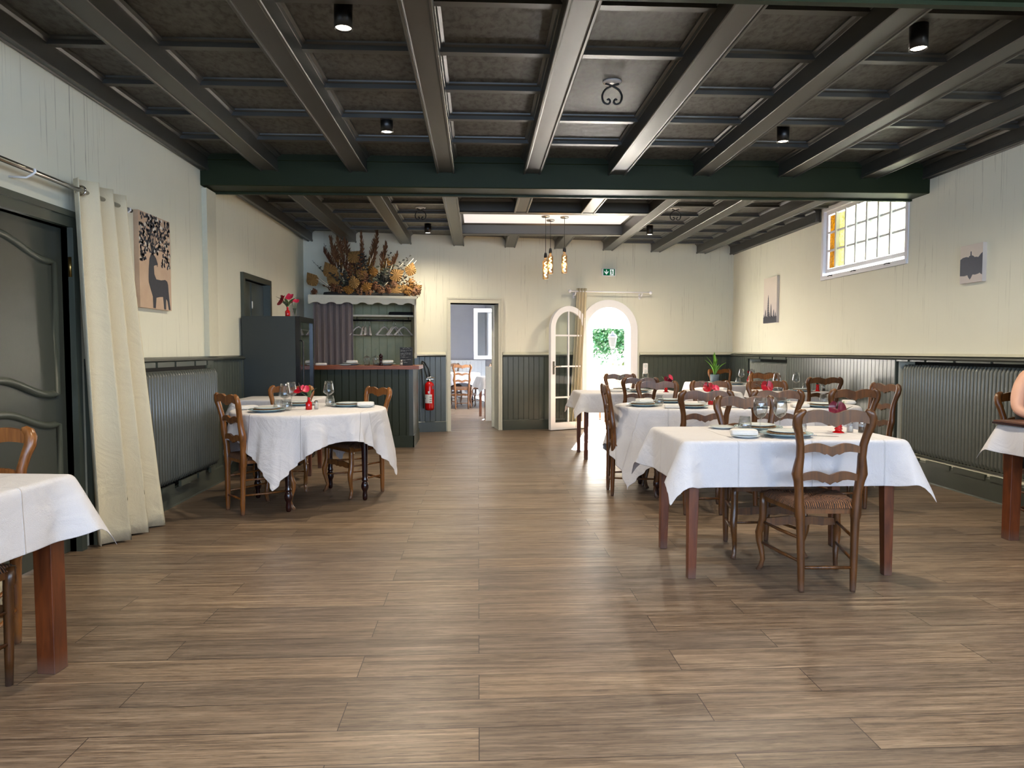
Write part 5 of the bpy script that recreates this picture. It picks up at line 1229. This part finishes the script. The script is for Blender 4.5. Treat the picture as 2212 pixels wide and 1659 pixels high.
for x, z, w in ((-.58, .62, .035), (-.20, .50, .05), (-.31, .47, .05), (.05, .50, .045), (.30, .50, .06)): plume(x, z, w, rnd.choice(['gold', 'rust']))
def palm(x, z, r, a, mt='palm'):
    c = Vector((x, -.10 + rnd.uniform(-.03, .03), z)); m = MB(); k = 13
    ring = [(-.0, -1.0), (-.45, -.75), (-.85, -.25), (-.8, .15), (-.45, .6), (0, 1.15), (.45, .6), (.8, .15), (.85, -.25), (.45, -.75)]
    ca, sa = math.cos(a), math.sin(a); vs = [tuple(c + Vector((0, -.012, 0)))]
    dense = []
    for i in range(len(ring)):
        p, q = Vector(ring[i]), Vector(ring[(i + 1) % len(ring)])
        for j in range(3): dense.append(p + (q - p) * j / 3)
    for i, p in enumerate(dense): vs.append((c.x + r * (p.x * ca - p.y * sa), c.y + (.006 if i % 2 else -.006), c.z + r * (p.x * sa + p.y * ca)))
    n = len(dense); m.add(vs, [(0, 1 + i, 1 + (i + 1) % n) for i in range(n)], False)
    m.tube([(x * .5, -.03, .04), tuple(c)], .003, 5); o = m.build('palm_leaf', M[mt], df); s = o.modifiers.new('t', 'SOLIDIFY'); s.thickness = .002
for x, z, r, a in ((-.74, .23, .085, .6), (-.50, .36, .10, .5), (-.45, .24, .09, -.5), (-.17, .56, .085, -.8), (-.06, .33, .08, -.3), (-.17, .20, .075, .2), (-.25, .10, .065, 1.3), (.0, .14, .07, -1.0), (.42, .32, .09, -1.0), (.40, .09, .09, 2.6), (.53, .10, .08, -2.4), (.62, .40, .08, -.3), (.70, .12, .075, -.9), (.10, .36, .06, .2)): palm(x, z, r * 1.22, a, 'palm' if r > .07 else 'gold')
def stick(x0, z0, x1, z1):
    m = MB(); y = -.10 + rnd.uniform(-.02, .04); p, q = Vector((x0, y + .04, z0)), Vector((x1, y, z1)); m.tube([tuple(p), tuple(p + (q - p) * .5 + Vector((.006, 0, .004))), tuple(q)], [.004, .006, .003], 6); m.build('bleached_stem', M['bleached'], df)
for s in ((-.42, .18, -.62, .47), (-.42, .05, -.67, .27), (-.44, .06, -.68, .24), (-.30, .44, -.29, .60), (-.26, .40, -.24, .58), (-.38, .36, -.37, .52), (-.40, .34, -.42, .48), (-.34, .32, -.32, .42), (-.30, .16, -.33, .27), (-.04, .20, .04, .28), (.06, .50, .10, .62), (.04, .44, .06, .55), (.26, .38, .28, .52), (.30, .32, .36, .46), (.42, .40, .52, .50), (.48, .36, .66, .56), (.50, .34, .68, .50), (.52, .32, .70, .53), (.30, .16, .38, .28), (.56, .14, .76, .24), (.60, .12, .78, .20), (.22, .14, .30, .22)): stick(*s)
def sprig(x, z, mt, nl, lr):
    b = Vector((x * .6, rnd.uniform(-.08, .05), max(.05, z * .35))); tip = Vector((x, rnd.uniform(-.12, .0), z)); m = MB(); m.tube([tuple(b), tuple(tip)], .002, 5)
    for k in range(nl):
        s = k / nl; p = b + (tip - b) * s; sg = 1 if k % 2 else -1; r = lr * rnd.uniform(.7, 1.1)
        leafblade(m, tuple(p), tuple(p + Vector((sg * r * 1.5, rnd.uniform(-.02, .02), r * rnd.uniform(.3, 1.2)))), r * .45, .08, 4, Vector((0, -1, .2)))
    m.build('leaf_sprig', M[mt], df)
for x, z, mt, nl, lr in ((-.74, .50, 'dusky', 9, .014), (-.58, .74, 'dusky', 12, .013), (-.57, .48, 'gold', 16, .02), (-.66, .42, 'grey_green', 14, .022), (-.55, .30, 'dusky', 16, .03), (-.13, .66, 'dusky', 10, .022), (.0, .60, 'dusky', 9, .02), (.34, .66, 'dusky', 14, .022), (.14, .44, 'grey_green', 14, .03), (.20, .36, 'dusky', 16, .032), (.38, .48, 'grey_green', 14, .03), (.52, .56, 'dusky', 12, .026), (.62, .62, 'dusky', 12, .024), (.60, .48, 'dusky', 14, .022), (.76, .24, 'dusky', 14, .018), (.78, .12, 'dusky', 12, .018), (.66, .30, 'gold', 12, .022), (-.20, .32, 'grey_green', 12, .03), (-.35, .28, 'dusky', 14, .03), (-.1, .26, 'grey_green', 12, .032), (.28, .26, 'dusky', 14, .034), (.08, .22, 'dusky', 14, .034), (-.40, .44, 'dusky', 12, .026), (-.22, .42, 'rust', 14, .028), (.0, .46, 'dusky', 12, .03), (.46, .26, 'rust', 12, .03)): sprig(x, z, mt, nl, lr)
def cluster(x, z, r, mt):
    m = MB(); c = Vector((x, -.06, z))
    for k in range(120):
        d = Vector((rnd.gauss(0, 1), rnd.gauss(0, 1) - .5, rnd.gauss(0, 1))).normalized(); p = c + d * r * rnd.uniform(.7, 1.0); s = r * .17; u = d.orthogonal().normalized() * s; v = d.cross(u).normalized() * s
        m.add([tuple(p - u), tuple(p - v), tuple(p + u + d * s * .4), tuple(p + v + d * s * .3)], [(0, 1, 2, 3)], False)
    m.blob(tuple(c), (r * .5, r * .5, r * .5), 10, 6); m.build('dried_hydrangea', M[mt], df)
for x, z, r, mt in ((-.46, .12, .07, 'rust'), (-.37, .09, .065, 'hydrangea'), (-.10, .08, .07, 'hydrangea'), (.02, .07, .07, 'hydrangea'), (.12, .16, .065, 'rust'), (.20, .09, .07, 'hydrangea'), (.31, .10, .06, 'rust'), (.58, .10, .08, 'gold'), (.68, .08, .08, 'hydrangea'), (.63, .20, .07, 'gold'), (-.25, .18, .06, 'dusky'), (-.05, .18, .055, 'rust'), (-.72, .06, .05, 'rust'), (.38, .18, .06, 'hydrangea'), (.24, .28, .06, 'dusky'), (-.30, .28, .05, 'dusky')): cluster(x, z, r * 1.15, mt)
for k in range(58):
    a = rnd.uniform(.12, PI - .12); q = rnd.uniform(.35, .92); x, z = math.cos(a) * .72 * q, .08 + math.sin(a) * .62 * q
    sprig(x, z, rnd.choice(['dusky', 'dusky', 'grey_green', 'rust', 'gold']), 13, rnd.uniform(.024, .036))

# ------------------------------------------------------------------ person at the right-edge table
pr = thing('person', 'seated person in a black sleeveless top, one bare elbow showing at the right edge', 'person', (3.84, 4.50, 0), PI)
def skin_body(name, verts, edges, radii, mat, parent, sub=2):
    me = bpy.data.meshes.new(name); me.from_pydata(verts, edges, []); me.update(); me.materials.append(mat)
    o = bpy.data.objects.new(name, me); COL.objects.link(o); o.parent = parent
    sk = o.modifiers.new('skin', 'SKIN'); sk.use_smooth_shade = True
    for i, r in enumerate(radii):
        d = me.skin_vertices[0].data[i]; d.radius = (r, r) if not isinstance(r, tuple) else r; d.use_root = (i == 0)
    ss = o.modifiers.new('sub', 'SUBSURF'); ss.levels = sub; ss.render_levels = sub; return o
# local frame: +y is the way the person faces; local -x is the picture's right
V = [(0, -.02, .56), (0, -.03, .70), (0, -.01, .86), (0, 0, 1.00), (0, .01, 1.10), (0, .02, 1.17)]; E = [(i, i + 1) for i in range(5)]; Rr = [(.15, .12), (.135, .10), (.14, .105), (.155, .10), (.08, .07), (.055, .055)]
def chain(start, pts, rad):
    p = start
    for q, r in zip(pts, rad): V.append(q); Rr.append(r); E.append((p, len(V) - 1)); p = len(V) - 1
    return p
for s in (1, -1):
    chain(3, [(s * .15, 0, 1.06), (s * .205, .02, 1.00), (s * .245, .04, .90), (s * .262, .07, .835), (s * .20, .19, .81), (s * .12, .28, .80), (s * .08, .32, .80)], [.058, .050, .043, .038, .036, .028, .030])
    chain(0, [(s * .09, .02, .54), (s * .11, .22, .535), (s * .11, .40, .50), (s * .11, .43, .30), (s * .11, .42, .09), (s * .11, .50, .045)], [.085, .082, .062, .052, .038, .036])
skin_body('body', V, E, Rr, M['skin'], pr)
m = MB(); m.blob((0, .045, 1.315), (.078, .098, .118), 24, 18, 1.0, lambda x, y, z: (x * (1 - .12 * max(0, -z)), y + .06 * max(0, -z), z)); m.blob((0, .145, 1.30), (.012, .018, .022), 10, 8); m.blob((-.08, .03, 1.31), (.012, .02, .032), 8, 6); m.blob((.08, .03, 1.31), (.012, .02, .032), 8, 6); m.build('head', M['skin'], pr)
m = MB(); m.blob((0, .015, 1.345), (.09, .105, .105), 22, 14, 1.0, lambda x, y, z: (x, min(y, .62 - .5 * max(0, .3 - z)), max(z, -.5 + (.2 if y > 0 else -.5)))); m.blob((0, -.10, 1.29), (.05, .05, .05), 14, 10); m.build('hair', M['hair'], pr)
m = MB()
for s in (-1, 1): m.blob((s * .03, .132, 1.325), (.012, .008, .006), 10, 6)
m.build('eyes', M['ink'], pr); m = MB(); m.blob((0, .137, 1.265), (.022, .008, .007), 10, 6); m.build('lips', M['flower_dark'], pr)
def ring_shell(name, rings, mat, seg=28):
    m = MB(); vs = []; fs = []
    for (cy, z, rx, ry) in rings:
        for k in range(seg): a = 2 * PI * k / seg; vs.append((rx * math.cos(a), cy + ry * math.sin(a), z))
    for i in range(len(rings) - 1):
        for k in range(seg): fs.append((i*seg+k, i*seg+(k+1) % seg, (i+1)*seg+(k+1) % seg, (i+1)*seg+k))
    m.add(vs, fs, True); return m.build(name, M[mat], pr)
ring_shell('black_top', [(-.02, .545, .185, .155), (-.025, .62, .172, .140), (-.025, .72, .172, .135), (-.01, .86, .185, .135), (0, .98, .188, .130), (.0, 1.05, .165, .11), (.005, 1.085, .105, .095), (.01, 1.10, .085, .085)], 'black_cloth')
V2 = [(0, .0, .545), (.09, .04, .545), (.112, .22, .54), (.112, .41, .505), (.11, .435, .30), (.11, .425, .10), (-.09, .04, .545), (-.112, .22, .54), (-.112, .41, .505), (-.11, .435, .30), (-.11, .425, .10)]
skin_body('trousers', V2, [(0, 1), (1, 2), (2, 3), (3, 4), (4, 5), (0, 6), (6, 7), (7, 8), (8, 9), (9, 10)], [.13, .105, .095, .075, .066, .055, .105, .095, .075, .066, .055], M['black_cloth'], pr)
for s in (-1, 1):
    m = MB(); m.rbox(s * .11 - .045, s * .11 + .045, .36, .60, .0, .075, .5); m.build('shoe', M['black_plastic'], pr)
    h = Vector((s * .065, .335, .80)); ds = Vector((-s * .55, .8, -.05)).normalized(); sd = Vector((ds.y, -ds.x, 0)) * s
    HV = [tuple(h), tuple(h + ds * .045)]; HE = [(0, 1)]; HR = [(.030, .016), (.034, .014)]
    for k, l in zip((-1.5, -.5, .5, 1.5), (.062, .072, .068, .052)):
        b = h + ds * .07 + sd * (k * .017); i0 = len(HV)
        HV += [tuple(b), tuple(b + ds * l * .5 + Vector((0, 0, -.004))), tuple(b + ds * l + Vector((0, 0, -.016)))]; HE += [(1, i0), (i0, i0 + 1), (i0 + 1, i0 + 2)]; HR += [.010, .0088, .0075]
    tb = h + ds * .02 - sd * .03; i0 = len(HV); HV += [tuple(tb), tuple(tb + ds * .03 - sd * .02), tuple(tb + ds * .055 - sd * .022)]; HE += [(0, i0), (i0, i0 + 1), (i0 + 1, i0 + 2)]; HR += [.013, .0105, .009]
    skin_body('hand', HV, HE, HR, M['skin'], pr, 1)

# ------------------------------------------------------------------ second dining room behind the doorway
w = MB(); RV = 7.5
wall_boxes(w, -3.4, 1.6, .98, 2.9, RV, RV + .1, [], 'x'); struct(w.build('wall_annex_far', M['grey_wall'], loc=FW(0, 0), rot=THETA))
w = MB(); w.prism(bead_poly(-3.4, 1.42, .10, RV - .03, RV), 0, .97, 'z'); w.box(-3.4, 1.42, RV - .045, RV, .95, .985); w.box(-3.4, 1.42, RV - .045, RV - .03, 0, .12); struct(w.build('trim_annex_wainscot', M['white_wood'], loc=FW(0, 0), rot=THETA))
w = MB(); wall_boxes(w, .34, RV, 0, 2.9, 1.42, 1.52, [(2.6, 4.45, 1.0, 2.2)], 'y'); struct(w.build('wall_annex_right', M['grey_wall'], loc=FW(0, 0), rot=THETA))
w = MB(); w.prism([(q, p) for q, p in bead_poly(.36, RV - .03, .10, 1.39, 1.42)], 0, .96, 'z'); struct(w.build('trim_annex_wainscot_right', M['white_wood'], loc=FW(0, 0), rot=THETA))
w = MB(); wall_boxes(w, .34, RV, 0, 2.9, -3.5, -3.4, [], 'y'); struct(w.build('wall_annex_left', M['grey_wall'], loc=FW(0, 0), rot=THETA))
w = MB(); w.box(-3.5, 1.55, .34, RV + .1, 2.9, 3.0); struct(w.build('ceiling_annex', M['white_ceiling'], loc=FW(0, 0), rot=THETA))
lo = light('annex_window_daylight', 'AREA', FW(1.38, 3.5, 1.6), (math.radians(90), 0, math.radians(90) + THETA), 9.0, (.80, .88, 1.0), shape='RECTANGLE', size=1.8, size_y=1.2)
lo2 = light('annex_left_fill', 'AREA', FW(-3.38, 3.5, 1.65), (math.radians(90), 0, math.radians(-90) + THETA), 9.0, (.82, .89, 1.0), shape='RECTANGLE', size=2.8, size_y=1.4)  # added fill lamp, the annex has no window on this side
w5 = thing('window_5', None, None, FW(1.42, 4.45, 1.62), THETA + R(-90) ); struct(w5)
m = MB(); frame_rect(m, 0, 1.85, -.62, .58, .06, -.02, .06, 'x'); m.build('window_frame', M['pvc'], w5)
ls = bpy.data.objects.new('casement', None); COL.objects.link(ls); ls.parent = w5; ls.rotation_euler = (0, 0, R(-88)); ls.location = (.03, -.03, 0)
m = MB(); frame_rect(m, 0, .76, -.57, .53, .075, -.02, .02, 'x'); m.build('casement_frame', M['pvc'], ls)
m = MB(); m.box(.07, .69, -.003, .003, -.50, .46); m.build('glass_pane', M['pane'], ls)
m = MB(); m.tube([(.722, -.02, -.02), (.722, -.055, -.02), (.722, -.06, -.12)], .009); m.build('window_handle', M['steel'], ls)
a, b = FW(1.33, 4.60), FW(1.33, 4.95)
curtain('annex_curtain', 'dark grey curtain beside the open window of the second room', ((a.x, a.y), (b.x, b.y)), ((a.x, a.y), (b.x, b.y)), .75, 2.35, 3.5, .03, .04, 'grey_curtain')
turned_table('round table with a white cloth in the second room, seen through the doorway', -.55, 15.45, [(x * .95, y * .95) for x, y in circ], [(.42 * math.cos(R(a)), .42 * math.sin(R(a))) for a in (-80, 10, 100, 190)])
tablecloth('white cloth on the round table in the second room', -.55, 15.45, 0, [(x * .965, y * .965) for x, y in circ], (.80, .80), R(20), ZT, .16, .07, .05, 15, .17, n=70)
square_table('i', 'narrow table in the second room, right behind the doorway', .03, .70, 12.45, 13.15, .05, .045, THETA)
tablecloth('white cloth on the table right behind the doorway in the second room', .365, 12.80, THETA, rrect(.342, .357), (.56, .58), 0, ZT, .34, .05, .014, 16, .085, n=60)
chair(proto_honey, -.37, 14.85, R(8), 'honey chair backed to the camera at the round table in the second room', GE)
chair(proto_dark, .06, 15.15, R(78), 'dark chair seen from the side at the round table in the second room', GE)
chair(proto_dark, -.62, 16.05, R(185), 'dark chair behind the round table in the second room', GE)
chair(proto_dark, -1.12, 15.2, R(-70), 'dark chair half hidden by the door frame in the second room', GE)

# ------------------------------------------------------------------ the garden terrace outside the arched door
gn_ = MB(); q = [FW(1.56, .34), FW(30, .34), FW(30, 30), FW(1.56, 30)]; gn_.add([(p.x, p.y, -.02) for p in q], [(0, 1, 2, 3)]); M['terrace'] = simple('pale_terrace', (.80, .78, .74), .8, scale=4); struct(gn_.build('terrace_ground', M['terrace']))
gw_ = MB(); gw_.box(1.62, 1.80, 9.0, 16.0, 0, 1.62); gw_.box(-.5, 9.0, 15.0, 15.2, 0, 2.02); struct(gw_.build('garden_wall', M['white_ceiling'], loc=FW(0, 0), rot=THETA)) if False else None
gw_ = MB(); gw_.box(2.0, 12.0, 24.1, 24.3, -.02, 2.0); M['render'] = simple('white_render', (.86, .85, .83), .85, scale=5); struct(gw_.build('wall_garden', M['render']))
def foliage(name, label, c, r, n, ls, mat, seed, cat, clip=None, box=False, parent=None):
    rnd = random.Random(seed); m = MB()
    for k in range(n):
        if box: p = Vector((c[0] + rnd.uniform(-r[0], r[0]), c[1] + rnd.uniform(-r[1], r[1]), c[2] + r[2] * (1 - abs(rnd.gauss(0, .55)) * 1.4)))
        else:
            d = Vector((rnd.gauss(0, 1), rnd.gauss(0, 1), rnd.gauss(0, 1))).normalized() * rnd.uniform(.45, 1.0); p = Vector((c[0] + d.x * r[0], c[1] + d.y * r[1], c[2] + d.z * r[2]))
        if clip and p.z > clip: continue
        a = Vector((rnd.gauss(0, 1), rnd.gauss(0, 1) - .5, rnd.gauss(0, 1))).normalized(); s = ls * rnd.uniform(.6, 1.2); u = a.orthogonal().normalized() * s; v = a.cross(u).normalized() * s * .55
        m.add([tuple(p - u), tuple(p - v), tuple(p + u), tuple(p + v)], [(0, 1, 2, 3)], False)
    o = m.build(name, M[mat], parent)
    if label: tag(o, label, cat)
    return o
M['ivy'] = simple('ivy_green', (.10, .27, .11), .5, var=.5, scale=3); M['bush'] = simple('bush_green', (.14, .19, .04), .5, var=.4, scale=6)
iv = foliage('ivy', 'green ivy hanging along the top of the white garden wall', (4.95, 23.95, 1.45), (.95, .09, .53), 2600, .075, 'ivy', 3, 'ivy', 2.0, True)
foliage('garden_bush', 'yellow-green bush right of the lamp post, seen through the arched door', (3.62, 16.0, .60), (.36, .3, .62), 900, .06, 'bush', 5, 'bush')
lpst = thing('garden_lamp', 'old-fashioned lantern post on the terrace seen through the arched door', 'lamp post', (3.89, 20, -.02))
m = MB(); m.lathe([(.09, 0), (.09, .04), (.05, .08), (.035, .3), (.022, .5), (.02, 1.25), (.03, 1.28), (.0, 1.30)], 14); m.build('post', M['black'], lpst)
m = MB(); m.lathe([(.04, 1.30), (.09, 1.38), (.13, 1.62), (.13, 1.63)], 6, smooth=False); m.build('lantern_glass', M['niche'], lpst); m = MB(); m.lathe([(.15, 1.63), (.10, 1.72), (.04, 1.76), (.03, 1.80), (.0, 1.82)], 12); m.build('lantern_roof', M['black'], lpst)
for k, (x, y, s) in enumerate(((2.68, 14.0, .9), (3.02, 15.2, 1.0))):
    t = thing('flower_pot', ('left' if k == 0 else 'right') + ' one of two white pots with small green plants on the terrace', 'potted plant', (x, y, -.02))
    m = MB(); m.lathe([(.0, 0), (.12, 0), (.16, .62 * s), (.17, .64 * s), (.15, .64 * s), (.0, .6 * s)], 18); m.build('pot', M['render'], t)
    foliage('leaves', None, (0, 0, .80 * s), (.18, .18, .18), 160, .05, 'bush', 7 + k, None, parent=t)
M['pampas_cover'] = simple('beige_chair_cover', (.40, .35, .29), .8)
tc = thing('terrace_chair', 'cream-covered chair standing just outside the arched door', 'chair', (2.40, 12.25, -.02), R(4))
m = MB(); m.rbox(-.21, .21, -.26, -.18, .42, .90, .12, 32, 14); m.build('backrest', M['pampas_cover'], tc); m = MB(); m.rbox(-.22, .22, -.22, .22, .40, .48, .15, 32, 12); m.build('seat', M['pampas_cover'], tc)
for sx in (-1, 1):
    for sy in (-1, 1): m = MB(); m.tube([(sx * .19, sy * .19, 0), (sx * .19, sy * .19, .41)], .02, 8); m.build('leg', M['table_leg'], tc)
